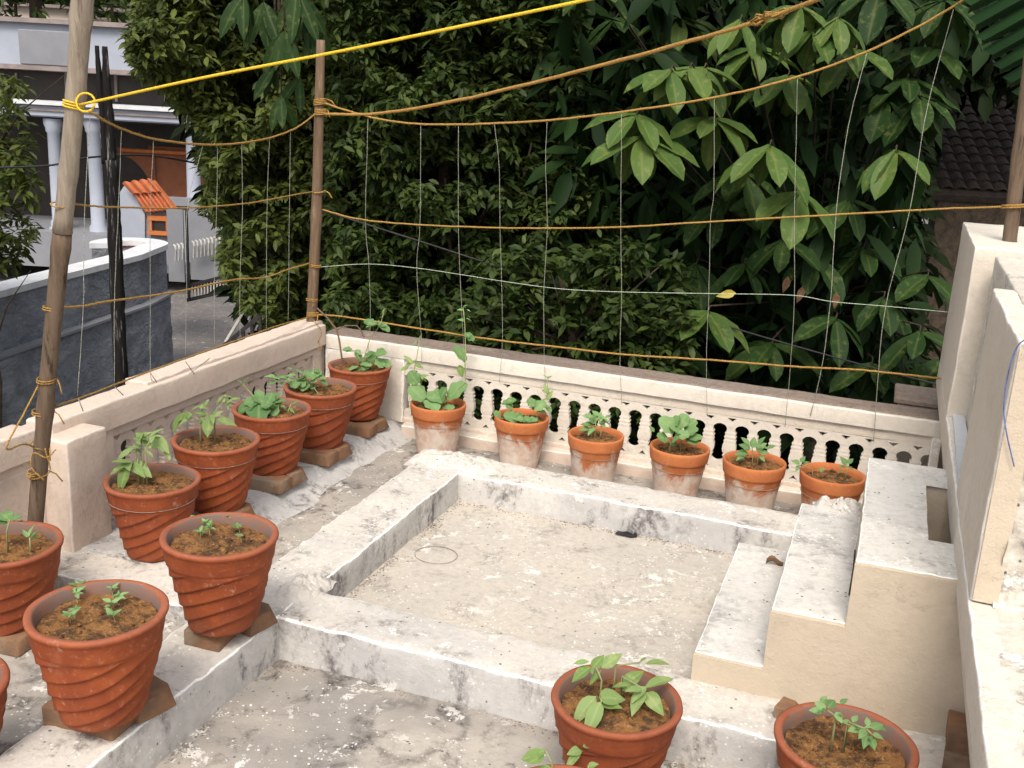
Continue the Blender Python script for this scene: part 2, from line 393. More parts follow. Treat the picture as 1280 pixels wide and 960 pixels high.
block('kerb_body', t, LS, -1.672, .40, 4.07, 4.302, -.16, -.001, amp=.0075, r=.013, res=.026)
# crusted lumps of mortar at the kerb corners
def lump(label, cx, cy, z, rx, ry, h, seed):
    V, F = [], []; nx, ny = 64, 44
    for j in range(ny+1):
        for i in range(nx+1):
            u, v = i/nx*2-1, j/ny*2-1
            q = Vector((cx+u*rx, cy+v*ry, 0)); d = max(0, 1-(abs(u)**3+abs(v)**3))
            k = h*d**.4*(.35+.8*abs(noise.noise(q*14+Vector((seed,0,0))))) + .016*d*abs(noise.noise(q*42)) + .008*d*noise.noise(q*95)
            V.append((q.x+.012*noise.noise(q*20), q.y+.012*noise.noise(q*20+Vector((5,5,5))), z-.012+max(0, k+.012*d)))
    for j in range(ny):
        for i in range(nx): a = j*(nx+1)+i; F.append((a, a+1, a+nx+2, a+nx+1))
    b = MB(); b.add(V, F); o = b.build('mortar_lump', M['lime'], smooth=True, loc=(cx, cy, z)); tag(o, label, 'mortar lump'); return o
lump('white crust of broken mortar on the far left corner of the kerbs', -1.72, 4.20, 0, .22, .12, .034, 1)
lump('small crumbling mortar lump where the near cross kerb meets the long kerb', -1.69, 2.80, 0, .07, .12, .045, 4)
# ledge along the left wall, with a sloped face into the channel
t = thing('plaster_ledge', 'low white plaster ledge along the left parapet under the row of twisted pots', 'ledge', (-2.6, 3.8, -.15))
V, F = [], []; ys = [2.86+i*.03 for i in range(67)]; prof = [(-2.80,-.08),(-2.70,-.082),(-2.60,-.079),(-2.50,-.081),(-2.42,-.08),(-2.38,-.082),(-2.355,-.088),(-2.34,-.1),(-2.31,-.12),(-2.27,-.142),(-2.22,-.155)]
for y in ys:
    for i, (x, z) in enumerate(prof):
        q = Vector((x, y, z)); n_ = noise.noise_vector(q*6)*.008+noise.noise_vector(q*28)*.003; V.append(tuple(q+n_))
m = len(prof)
for j in range(len(ys)-1):
    for i in range(m-1): F.append((j*m+i, j*m+i+1, (j+1)*m+i+1, (j+1)*m+i))
F.append(tuple(range(m))[::-1]); F.append(tuple((len(ys)-1)*m+i for i in range(m)))
b = MB(); b.add(V, F); b.build('ledge_body', M['limeside'], t, smooth=False).data.polygons.foreach_set('use_smooth', [True]*(len(F)-2)+[False]*2)
t = thing('plaster_step', 'flat white plaster slab crossing the walkway beside the left pier', 'slab', (-2.3, 2.8, -.15))
block('slab_body', t, LS, -2.82, -1.90, 2.66, 2.95, -.16, -.085, amp=.006, res=.03)
# stairs
t = thing('steps', 'three whitewashed steps with a smooth tan side rising to the right wall', 'steps', (0, 3.2, 0))
ST = [M['steptop'], M['tan']]
block('step', t, ST, -.372, -.168, 2.812, 3.68, -.14, .09, amp=.003, r=.006, edgew=.011)
block('step', t, ST, -.17, .036, 2.811, 3.70, -.14, .275, amp=.003, r=.006, edgew=.011, hole=(.018, .06, 3.0, 3.36))
block('step', t, ST, .035, .44, 2.810, 3.76, -.14, .468, amp=.003, r=.006, edgew=.011, hole=(.215, .5, 3.07, 3.55))
b = MB(); o_ = [(-.374,-.02),(.44,-.02),(.44,.459),(.032,.459),(.032,.266),(-.173,.266),(-.173,.081),(-.374,.081)]; n = len(o_)
b.add([(x, 2.806, z) for x, z in o_]+[(x, 2.83, z) for x, z in o_], [tuple(range(n)), tuple(range(n, 2*n))[::-1]]+[(i, (i+1) % n, (i+1) % n+n, i+n) for i in range(n)]); b.build('painted_side', M['tan'], t)
b = MB(); b.hexa([(.010,2.99,.235),(.036,2.99,.235),(.036,3.37,.235),(.010,3.37,.235)], (0,0,-.02)); b.build('groove_floor', M['brick'], t)
b = MB(); b.hexa([(.212,3.07,.25),(.45,3.07,.25),(.45,3.55,.25),(.212,3.55,.25)], (0,0,-.02)); b.build('recess_floor', M['tan'], t)
b = MB(); b.hexa([(.212,3.555,.25),(.45,3.555,.25),(.45,3.555,.462),(.212,3.555,.462)], (0,.02,0)); b.build('recess_back', M['tan'], t)
b = MB(); b.hexa([(.210,3.07,.25),(.210,3.55,.25),(.210,3.55,.462),(.210,3.07,.462)], (-.02,0,0)); b.build('recess_side', M['tan'], t)
lump('broken white mortar at the back of the middle step beside the top step', -.03, 3.72, .262, .10, .08, .06, 9)

# right wall: undercut low wall, ledge, far block, near block, rough render
t = thing('right_wall', 'tall cream wall with stepped blocks along the right edge', 'wall', (.5, 3.4, -.15))
WX = .29
b = MB(); zs = [(WX, .447), (.425, -.155)]
b.hexa([(.425,-1,-.155),(1.2,-1,-.155),(1.2,-1,.447),(WX,-1,.447)], (0, 6.13, 0)); b.build('lower_wall', M['wall'], t)
block('ledge_course', t, [M['cap'], M['wall']], WX, 1.2, -1, 5.13, .45, .55, amp=.003, res=.045)
block('far_block', t, [M['cap'], M['wall']], WX, .545, 4.16, 5.13, .551, 1.195, amp=.003, res=.04)
block('near_block', t, [M['cap'], M['wall']], WX+.003, .355, 2.50, 3.28, .552, 1.18, amp=.003, res=.04)
block('render_core', t, [M['rough'], M['rough']], .357, 1.2, 2.53, 4.1, .551, 1.176, amp=.003, res=.05, faces='xXyYZ')
b = MB(); b.box(.298, .353, 2.4925, 2.497, .556, 1.168); b.build('end_panel', M['tan'], t)
# heavy rough render facing the terrace
V, F = [], []; nx, nz = 40, 50
for j in range(nz+1):
    for i in range(nx+1):
        x = .345+.8*i/nx; z = .552+.63*j/nz; q = Vector((x, 2.4, z)); y = 2.515-.045*abs(noise.noise(q*9))-.03*abs(noise.noise(q*24))-.02*max(0,noise.noise(q*50))
        if j == 0: y -= .02
        V.append((x+.010*noise.noise(q*14), y, z))
for j in range(nz):
    for i in range(nx): a = j*(nx+1)+i; F.append((a, a+1, a+nx+2, a+nx+1))
b = MB(); b.add(V, F); b.build('rough_render', M['rough'], t, smooth=True)
V, F = [], []
for j in range(61):
    for i in range(31):
        x = .33+.8*i/30; y = .9+1.62*j/60; q = Vector((x, y, .5)); ed = min(1, i/5)
        V.append((x, y, .548+ed*(.004+.03*abs(noise.noise(q*8))+.022*abs(noise.noise(q*25))+.01*abs(noise.noise(q*60)))))
for j in range(60):
    for i in range(30): a = j*31+i; F.append((a, a+1, a+32, a+31))
b = MB(); b.add(V, F); b.build('rough_screed', M['rough'], t, smooth=True)
b = MB(); p = [(.312,4.158,.556),(.352,4.158,.556),(.352,3.3,.556),(.30,3.3,.556)]; b.hexa([Vector(q) for q in p], (0,0,.006)); o = b.build('sun_patch', M['white_cap'], t)  # pale slab paints in a patch of sunlight on the ledge
# neighbour wall beyond the end of the balustrade
t = thing('neighbour_wall', 'low cream wall with a brown top behind the right end of the balustrade', 'wall', (.3, 5.5, 0))
b = MB(); b.box(.145, .62, 5.16, 5.42, -3.2, .315); b.build('wall_body', M['wall'], t, bevel=.01)
b = MB(); b.box(.12, .64, 5.14, 5.44, .316, .345); b.build('coping', M['captop'], t, bevel=.006)

# ------------------------------------------------------------------ balustrades
PITCHB = .1045
def w_of(z):   # half width of an opening
    T = [(-.020,0),(-.016,.013),(-.008,.022),(.004,.026),(.014,.020),(.022,.0255),(.032,.019),(.046,.0165),(.065,.0175),(.080,.022),(.088,.0195),(.098,.025),(.107,.020),(.118,.0265),(.126,.022),(.136,.0285),(.150,.029),(.160,.024),(.168,.015),(.172,0)]
    return T
def baluster_mesh():
    h = PITCHB/2; b = MB()
    T = w_of(0)
    for sx in (-1, 1):
        o = [(0, .215), (0, .203), (sx*.022, .203), (0, .183)]
        o += [(0, -.030), (sx*.019, -.050), (0, -.050), (0, -.065), (sx*h, -.065), (sx*h, -.020)]
        o += [(sx*(h-wd*1.16), z) for z, wd in T[1:-1]]
        o += [(sx*h, .172), (sx*h, .215)]
        if sx < 0: o = o[::-1]
        n = len(o); th = .028
        vs = [(x, 0, z) for x, z in o]+[(x, th, z) for x, z in o]
        b.add(vs, [tuple(range(n))[::-1], tuple(range(n, 2*n))]+[(i, (i+1) % n, (i+1) % n+n, i+n) for i in range(n)])
    # turned front: knobbly half column
    prof = [(h-wd-.004, z) for z, wd in T[2:-2]]
    vs, fs, n = [], [], 9
    for r, z in prof:
        for k in range(n):
            a = math.pi+math.pi*k/(n-1); vs.append((r*math.cos(a), .003+.22*r*math.sin(a), z))
    for i in range(len(prof)-1):
        for k in range(n-1): fs.append((i*n+k, i*n+k+1, (i+1)*n+k+1, (i+1)*n+k))
    b.add(vs, fs)
    # raised rim over the arch
    rim = []
    for k in range(9):
        a = math.pi*k/8; rim.append((-h+.030*math.cos(a)+h*0, -.002, .145+.038*math.sin(a)))
    return b
bal = baluster_mesh(); bal_me = bal.mesh('baluster', M['cap'])
bal_me2 = bal.mesh('baluster_side', M['pink'])
# back balustrade
t = thing('balustrade', 'cream cast balustrade with knobbly balusters along the back of the terrace', 'balustrade', (-1.2, 4.95, -.15))
nb = 25; x0 = -2.315
for i in range(nb):
    o = link('baluster', bal_me, t, (x0+PITCHB*(i+.5), 4.868, 0))
xe = x0+PITCHB*nb
block('coping', t, [M['cap'], M['cap']], -2.79, xe+.045, 4.85, 5.02, .262, .334, amp=.003, res=.04, edgew=.01)
block('coping_top', t, [M['captop']], -2.80, xe+.02, 4.872, 5.03, .325, .341, amp=.003, res=.04, r=.004)
block('frieze', t, [M['wall'], M['wall']], -2.32, xe+.03, 4.866, 4.90, .2148, .262, amp=.002, res=.05, r=.003)
block('plinth', t, [M['pink'], M['pink']], -2.79, xe+.03, 4.864, 4.93, -.17, -.0635, amp=.003, res=.05, r=.004)
block('sill', t, [M['cap'], M['pink']], -2.30, xe+.04, 4.80, 4.872, -.17, -.088, amp=.004, res=.04, r=.008)
block('corner_pier', t, [M['cap'], M['cap']], -2.79, -2.317, 4.853, 4.96, -.09, .262, amp=.003, res=.04, r=.004)
block('end_post', t, [M['cap'], M['cap']], xe+.002, xe+.042, 4.853, 4.96, -.17, .262, amp=.002, res=.04, r=.006)
# left parapet: long run beyond the pier, pier, and near run
t = thing('left_parapet', 'pinkish cream parapet with pierced balusters along the left side', 'parapet', (-2.85, 3.9, -.15))
def rot_block(name, mats, y0, y1, xa, xb, z0, z1, **k):
    return block(name, t, mats, xb, xa, y0, y1, z0, z1, **k)
for rr in ((3.20, 15), (1.0, 15)):
    for i in range(rr[1]):
        o = link('baluster', bal_me2, t, (-2.825, rr[0]+PITCHB*(i+.5), .02)); o.rotation_euler = (0, 0, R_(90))
for y0, y1 in ((2.86, 4.848), (-.5, 2.80)):
    rot_block('coping', [M['pink'], M['pink']], y0, y1, -2.78, -2.90, .282, .394, amp=.003, res=.045, r=.012)
    if y0 > 0: rot_block('coping_top', [M['pink'], M['pink']], 3.42, y1, -2.80, -2.915, .385, .409, amp=.005, res=.03, r=.008)
rot_block('frieze', [M['pink'], M['pink']], 2.9, 4.88, -2.81, -2.90, .235, .283, amp=.002, res=.05, r=.003)
rot_block('frieze', [M['pink'], M['pink']], -.5, 2.8, -2.81, -2.90, .235, .283, amp=.002, res=.05, r=.003)
rot_block('plinth', [M['pink'], M['pink']], -.5, 4.88, -2.80, -2.91, -.17, -.044, amp=.003, res=.05, r=.004)
rot_block('panel', [M['pink'], M['pink']], 4.768, 4.88, -2.81, -2.90, -.05, .24, amp=.003, res=.05, r=.004)
rot_block('panel', [M['pink'], M['pink']], 2.57, 2.83, -2.81, -2.90, -.05, .24, amp=.003, res=.05, r=.004)
rot_block('pier', [M['pink'], M['pink']], 2.80, 3.20, -2.79, -2.95, -.16, .352, amp=.003, res=.04, r=.01)
rot_block('pier_face', [M['pink'], M['pink']], 2.82, 3.03, -2.675, -2.80, -.16, .350, amp=.003, res=.04, r=.01)

# ------------------------------------------------------------------ small things on the roof
def ring_mesh(c, R, r, n=28, m=5, tilt=0, ph=0, gap=0):
    pts = []
    for i in range(n+1-gap):
        a = 2*math.pi*i/n+ph; pts.append((c[0]+R*math.cos(a), c[1]+R*math.sin(a)*(.92), c[2]+tilt*math.sin(a)))
    return pts
b = MB(); b.tube(ring_mesh((-1.509,3.499,-.128), .085, .002, 30), .0011, 4); tag(b.build('wire_ring', M['wire'], loc=(-1.509,3.499,-.13)), 'thin dark wire ring lying on the far pit floor', 'wire ring')
b = MB(); b.lathe([(.028,-.0),(.026,.006),(.02,.004),(.018,-.01),(.001,-.012)], 16, (-.856,4.05,-.128)); tag(b.build('drain_hole', M['black'], loc=(-.856,4.05,-.13)), 'small black drain hole at the foot of the far cross kerb', 'drain')
V, F = [], []; r4 = random.Random(5)
for j in range(9):
    for i in range(28):
        a = 2*math.pi*i/28; rr_ = j/8*(.045+.03*noise.noise(Vector((math.cos(a)*2, math.sin(a)*2, 3)))+.012*r4.random()); V.append((-.875+rr_*.9*math.cos(a), 4.045+rr_*.45*math.sin(a), -.1265+.004*(1-j/8)+.004*noise.noise(Vector((a*3, j, 1)))))
for j in range(8):
    for i in range(28): F.append((j*28+i, j*28+(i+1) % 28, (j+1)*28+(i+1) % 28, (j+1)*28+i))
b = MB(); b.add(V, F); tag(b.build('moss_patch', M['black'], smooth=True, loc=(-.875,4.05,-.13)), 'dark moss patch spreading around the small drain hole', 'moss')
def curl_leaf(label, p, L, rot):
    V, F = [], []
    for i in range(7):
        u = i/6; wd = .42*math.sin(math.pi*min(1, u*1.0+.02))**.8*L*.5
        for s_ in (-1, -.5, 0, .5, 1):
            x = (u-.5)*L; y = s_*wd; V.append((p[0]+x*math.cos(rot)-y*math.sin(rot), p[1]+x*math.sin(rot)+y*math.cos(rot), p[2]+.006+abs(s_)*.018+.01*math.sin(u*5)))
    for i in range(6):
        for j in range(4): a = i*5+j; F.append((a, a+1, a+6, a+5))
    b = MB(); b.add(V, F); o = b.build('dry_leaf', M['leaf_dry'], smooth=True, loc=p); tag(o, label, 'leaf')
curl_leaf('curled dry leaf lying on the lowest step', (-.224, 3.526, .09), .06, .3)

def grit(name, label, spots, mat, s0, s1, seed):
    r = random.Random(seed); b = MB()
    for (xa, ya, xb, yb, w_, z, n) in spots:
        for q in range(n):
            u = r.random(); c = Vector((xa+(xb-xa)*u+r.gauss(0, w_)*abs(yb-ya > xb-xa), ya+(yb-ya)*u+r.gauss(0, w_), z)); c.x = xa+(xb-xa)*u+(abs(r.gauss(0, w_)) if xa == xb else 0); c.y = ya+(yb-ya)*u+(-abs(r.gauss(0, w_)) if ya == yb else 0)
            k = r.uniform(s0, s1); d = [Vector((e[0]*k*r.uniform(.5,1.3), e[1]*k*r.uniform(.5,1.3), e[2]*k*r.uniform(.3,.6))) for e in ((1,0,0),(0,1,0),(-1,0,0),(0,-1,0),(0,0,1),(0,0,-1))]
            b.add([c+x for x in d], [(0,1,4),(1,2,4),(2,3,4),(3,0,4),(1,0,5),(2,1,5),(3,2,5),(0,3,5)])
    tag(b.build(name, mat), label, name.replace('_', ' '), kind='stuff')
GS = [(-1.655, 1.2, -1.655, 2.6, .03, -.149, 420), (-1.64, 2.598, .4, 2.598, .022, -.149, 900), (-1.65, 4.066, -.37, 4.066, .02, -.131, 500), (-1.656, 2.83, -1.656, 4.06, .02, -.131, 420),
      (-.45, 2.81, -.45, 2.815, .2, 0, 0), (-2.2, 4.70, -2.2, 4.72, .2, -.15, 150), (-2.15, 3.0, -2.15, 4.75, .12, -.15, 420), (-2.2, 4.79, .1, 4.79, .03, -.15, 300)]
M['grit'] = m_simple('dirt crumbs', (.26,.20,.15), (.13,.10,.08), 30, 1, 0)
grit('dirt_crumbs', 'dark dirt crumbs gathered along the feet of the kerbs', GS, M['grit'], .0012, .0042, 3)
grit('lime_flakes', 'white lime flakes fallen on the pit floors beside the kerbs', [(-1.6,2.55,.3,2.55,.30,-.149,260), (-1.6,4.0,-.4,4.0,.55,-.131,320), (-1.78,1.2,-1.78,4.2,.06,.001,260), (-1.6,2.80,.3,2.80,.09,.0,240), (-2.4,2.9,-2.4,4.7,.3,-.149,200)], M['white_cap'], .0012, .0045, 4)

# ------------------------------------------------------------------ bricks
def brick_me(seed, sx, sy, sz):
    V, F, E = block_bm(-sx/2, sx/2, -sy/2, sy/2, 0, sz, r=.006, res=.03, amp=.0, faces='xXyYZz')
    V2 = []
    for v in V:
        q = Vector(v)+Vector((seed*3.1, 0, 0)); n_ = noise.noise_vector(q*11)*.0025+noise.noise_vector(q*60)*.0022
        # one bitten corner
        d = (Vector(v)-Vector((sx/2, -sy/2, sz))).length
        V2.append(tuple(Vector(v)+n_+(Vector((-1,1,-1))*max(0, .03-d)*.5)))
    me = bpy.data.meshes.new('brick'); me.from_pydata(V2, [], F); me.materials.append(M['brick'])
    me.shade_smooth(); return me
BR = [brick_me(i, .215 if i < 3 else .12, .10, .055) for i in range(5)]
def brick(label, x, y, z, rot, k=0, group='loose bricks on the roof', rx=0, sc=1):
    o = bpy.data.objects.new('brick', BR[k]); C.objects.link(o); o.location = (x, y, z); o.rotation_euler = (R_(rx), 0, R_(rot)); o.scale = (sc, sc, sc)
    tag(o, label, 'brick', group)
brick('ochre brick jutting left under the front twisted pot on the long kerb', -1.79, 1.905, -.002, 3, 0)
brick('brown brick behind it under the front twisted pot on the long kerb', -1.70, 2.02, .0, 75, 3)
brick('pale worn brick under the second twisted pot on the long kerb', -1.76, 2.385, -.002, 4, 3)
brick('dark brick end on the right under the second twisted pot on the long kerb', -1.70, 2.52, .0, 80, 4)
for (x, y, nm, k) in ((-2.405, 3.307, 'second', 0), (-2.443, 3.772, 'third', 1), (-2.432, 4.169, 'fourth', 2), (-2.465, 4.625, 'fifth, corner', 0)):
    brick('brown brick under the %s pot of the ledge row along the left parapet' % nm, x+.02, y-.075, -.081, 3, k)
    brick('smaller brick at the right under the %s pot of the ledge row' % nm, x+.08, y+.045, -.081, 82, 3)
brick('brick on the walkway under the pot beside the bamboo pole', -2.50, 2.30, -.15, 5, 2)
brick('brick peeping out left behind the front right pot', -.085, 2.735, -.002, 75, 4, sc=.6)
brick('broken dark brick behind the rim of the front right pot', .09, 2.745, -.002, 3, 4, sc=.65)
brick('lower of two bricks stacked by the foot of the right wall', .375, 2.70, -.002, 84, 4)
brick('upper of two bricks stacked by the foot of the right wall', .372, 2.715, .053, 88, 4)
brick('brick under the front right pot in the near pit', .07, 2.40, -.15, 20, 1)

# ------------------------------------------------------------------ leaves and pots
def leaf_template(name, mat, wr, kind='ovate', seg=7, fold=.18, droop=.25):
    V, F, mid = [], [], []
    for i in range(seg+1):
        u = i/seg
        if kind == 'ovate': wd = math.sin(math.pi*u**.8)**.85*(1-.35*u)
        elif kind == 'lance': wd = math.sin(math.pi*u**1.05)**.8
        elif kind == 'obovate': wd = math.sin(math.pi*min(1, u**1.4+.015))**.58
        else: wd = (math.sin(math.pi*min(1, u*.98+.02)))**.5*(1+.12*math.cos(u*14))
        wd *= wr*.5
        for s_ in (-1, -.45, 0, .45, 1):
            V.append((s_*wd, u, abs(s_)*wd*fold*2-droop*u*u*.6+.01*math.sin(u*17+s_*2))); mid.append(1-abs(s_))
    for i in range(seg):
        for j in range(4): a = i*5+j; F.append((a, a+1, a+6, a+5))
    me = bpy.data.meshes.new(name); me.from_pydata(V, [], F); me.materials.append(mat)
    a = me.attributes.new('mid', 'FLOAT', 'POINT'); a.data.foreach_set('value', mid)
    me.shade_smooth(); return me
LT = {'o': leaf_template('bean_leaf', M['leaf_pot'], .52, 'ovate'), 'l': leaf_template('slender_leaf', M['leaf_pot'], .36, 'lance'),
      'r': leaf_template('round_leaf', M['leaf_round'], .92, 'round', 12, .10, .2), 's': leaf_template('tomato_leaf', M['leaf_round'], .45, 'ovate', 5, .2, .4)}
def put_leaf(parent, me, a, b, hint=None, name='leaf', wsc=1.0):
    a, b = Vector(a), Vector(b); L = (b-a).length; y = (b-a).normalized()
    h = (hint or Vector((random.uniform(-.3,.3), -.45+random.uniform(-.3,.3), 1))).normalized()
    x = y.cross(h)
    x = x.normalized() if x.length > .02 else Vector((1,0,0)); z = x.cross(y)
    o = bpy.data.objects.new(name, me); C.objects.link(o); o.parent = parent
    o.location = a-ORG[parent]; o.rotation_euler = Matrix((x, y, z)).transposed().to_euler(); o.scale = (L*wsc, L, L)
    return o

VAR = [7, .043, 0]
def phase(a, z): return (a/(2*math.pi)*VAR[0] - z/VAR[1]+.12*math.sin(a*2+VAR[2])+.08*math.sin(a*3+1+VAR[2])+.05*math.sin(z*40+VAR[2])) % 1.0   # seven starts, bands climb to the right
def twist_mesh():
    H = .262; NS = 62
    outer = [(.094,0),(.098,.003)]+[(.100+.053*(i/NS)**.9, .006+.186*i/NS) for i in range(NS+1)]+[(.1535,.196),(.1560,.199),(.1575,.204),(.160,.222),(.1635,.240),(.166,.246),(.1695,.250),(.1705,.255),(.169,.2605),(.163,.262),(.153,.261),(.149,.257),(.145,.240),(.141,.22),(.132,.17)]
    m = NS+3
    def fn(a, z, i):
        if i < 2 or i >= m: return .0010*math.sin(3*a+z*20)+.0008*math.sin(7*a+2)
        ph = phase(a, z)
        saw = (ph**1.5 if ph < .94 else (1-ph)/.06)
        k = min(1, z/.015)*min(1, max(0, (.197-z)/.02))
        return (saw-.5)*.0075*k+.0012*math.sin(3*a+z*40+VAR[2])+.0012*math.sin(2*a+VAR[2]*2)
    b = MB(); b.lathe(outer, 132, fn=fn); n = 132
    b.f.append(tuple(range(n))[::-1]); me = b.mesh('twisted_pot', M['terra'], smooth=True); inside(me, .152, .2)
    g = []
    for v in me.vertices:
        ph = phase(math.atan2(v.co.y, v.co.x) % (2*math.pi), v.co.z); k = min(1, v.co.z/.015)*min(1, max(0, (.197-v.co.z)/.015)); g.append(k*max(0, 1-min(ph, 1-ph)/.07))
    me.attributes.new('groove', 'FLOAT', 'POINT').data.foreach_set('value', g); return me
def inside(me, rmax, zmin):
    me.materials.append(M['inside'])
    for p in me.polygons:
        c = p.center
        if c.z > zmin*.6 and p.normal.x*c.x+p.normal.y*c.y < -.002 and math.hypot(c.x, c.y) < rmax: p.material_index = 1
def smooth_mesh():
    p = [(.088,0),(.091,.003),(.094,.02),(.123,.185),(.1255,.190),(.1295,.193),(.1315,.2),(.135,.232),(.1355,.24),(.1335,.245),(.128,.246),(.1225,.243),(.119,.225),(.108,.16)]
    b = MB(); b.lathe(p, 56, fn=lambda a, z, i: .0009*math.sin(2*a+z*9)); b.f.append(tuple(range(56))[::-1]); me = b.mesh('plain_pot', M['terra2'], smooth=True); return me
def soil_mesh(R, seed):
    V, F = [(0,0,0)], []; nr, n = 13, 44
    for i in range(1, nr+1):
        for k in range(n):
            a = 2*math.pi*k/n; r = R*i/nr; q = Vector((r*math.cos(a), r*math.sin(a), seed))
            z = .010*noise.noise(q*16)+.009*abs(noise.noise(q*45))+.006*noise.noise(q*90)
            V.append((q.x, q.y, z))
    for k in range(n): F.append((0, 1+k, 1+(k+1)%n))
    for i in range(nr-1):
        for k in range(n): F.append((1+i*n+k, 1+(i+1)*n+k, 1+(i+1)*n+(k+1)%n, 1+i*n+(k+1)%n))
    # loose clods
    r2 = random.Random(int(seed*7)+3); b = MB(); b.add(V, F)
    for q in range(26):
        a = r2.uniform(0, 6.28); r = R*.9*math.sqrt(r2.random()); s_ = r2.uniform(.004, .011); c = Vector((r*math.cos(a), r*math.sin(a), s_*.4))
        d = [Vector((s_*r2.uniform(.6,1.2)*e[0], s_*r2.uniform(.6,1.2)*e[1], s_*r2.uniform(.6,1)*e[2])) for e in ((1,0,0),(0,1,0),(-1,0,0),(0,-1,0),(0,0,1),(0,0,-1))]
        b.add([c+x for x in d], [(0,1,4),(1,2,4),(2,3,4),(3,0,4),(1,0,5),(2,1,5),(3,2,5),(0,3,5)])
    return b.mesh('soil', M['soil'], smooth=True)
TWS = []
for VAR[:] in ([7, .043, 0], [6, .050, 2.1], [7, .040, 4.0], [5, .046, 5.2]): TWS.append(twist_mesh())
SM = smooth_mesh()
SO = [soil_mesh(.141, i*1.7) for i in range(4)]; SO2 = [soil_mesh(.117, i*2.3+5) for i in range(3)]
wr_ = MB(); wr_.tube([(.1585*math.cos(a), .1585*math.sin(a), .205-.004*math.cos(a+1)) for a in [2*math.pi*i/48 for i in range(49)]], .0010, 4, False); WR = wr_.mesh('wire', M['wire'])
wr2 = MB(); wr2.tube([(.1225*math.cos(a), .1225*math.sin(a), .165-.003*math.cos(a+1)) for a in [2*math.pi*i/48 for i in range(49)]], .0011, 4, False); WR2 = wr2.mesh('wire', M['wire'])
pots = {}
def pot(key, label, x, y, zr, D, twisted=True, rot=0, soil=0, depth=.035, wire=True):
    s_ = D/.34 if twisted else D/.271; Z_ = 1.1; Hh = (.262 if twisted else .245)*s_*Z_
    t = thing('potted_plant', label, 'potted plant', (x, y, zr-Hh), 'terracotta pots with young plants')
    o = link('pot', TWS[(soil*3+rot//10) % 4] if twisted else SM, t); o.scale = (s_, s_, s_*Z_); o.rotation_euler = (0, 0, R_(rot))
    o = link('soil', (SO if twisted else SO2)[soil % (4 if twisted else 3)], t); o.location = (0, 0, Hh-depth*s_); o.scale = (s_,)*3; o.rotation_euler = (0, 0, R_(rot*3))
    if wire: o = link('wire', WR if twisted else WR2, t); o.scale = (s_, s_, s_*Z_)
    t_soil = zr-depth*s_
    pots[key] = (t, Vector((x, y, t_soil)), D); return t
pot('fg', 'twisted terracotta pot with tiny seedlings nearest the camera on the long kerb', -1.735, 1.895, .346, .342, wire=False, rot=0, soil=0)
pot('b', 'twisted terracotta pot with sprouting soil further along the long kerb', -1.738, 2.414, .345, .341, wire=False, rot=40, soil=1)
pot('p1', 'twisted pot with a drooping bean plant beside the left pier', -2.418, 2.957, .212, .343, rot=100, soil=2, depth=.03)
pot('p2', 'second twisted pot of the ledge row with a broad leaved bean plant', -2.405, 3.330, .258, .343, rot=150, soil=3, depth=.03)
pot('p3', 'third twisted pot of the ledge row crowded with lobed bright leaves', -2.443, 3.79, .258, .343, rot=220, soil=0, depth=.03)
pot('p4', 'fourth twisted pot of the ledge row with sprawling thin stems', -2.432, 4.19, .258, .343, rot=260, soil=1, depth=.03)
pot('p5', 'twisted pot in the far corner of the ledge with a climbing gourd seedling', -2.465, 4.64, .258, .325, rot=300, soil=2, depth=.03)
pot('edge', 'twisted pot cut by the left edge in front of the bamboo pole', -2.515, 2.36, .18, .35, wire=False, rot=30, soil=3)
pot('edge2', 'pot almost wholly cut off by the left edge beside the front pot', -2.015, 1.64, .2, .345, rot=70, soil=1)
pot('bot', 'twisted pot with a leafy bean plant standing in the near pit', -.503, 2.388, .142, .343, wire=False, rot=200, soil=0)
pot('br', 'twisted pot with a small tomato seedling at the front right', .068, 2.368, .19, .337, wire=False, rot=120, soil=2)
pot('sl', 'pot cut by the bottom edge with a few leaves over its rim', -.497, 1.91, .142, .32, rot=10, soil=3)
for k, (x, y, z, D, lb) in {'s1': (-2.007,4.613,.13,.28,'first small orange pot from the left with climbing gourd vines'), 's2': (-1.586,4.678,.11,.272,'second small orange pot with low round leaves'),
     's3': (-1.171,4.558,.12,.267,'third small orange pot with a feathery green sprig'), 's4': (-.776,4.575,.12,.275,'fourth small pot nearly white below its rim with a mound of round leaves'),
     's5': (-.43,4.521,.13,.279,'fifth small orange pot with a pale leafy sprig'), 's6': (-.094,4.521,.13,.28,'rightmost small orange pot partly hidden by the steps')}.items():
    pot(k, lb, x, y, z, D, False, rot=hash(lb) % 7*50 if False else len(lb)*13, soil=len(lb), depth=.028)

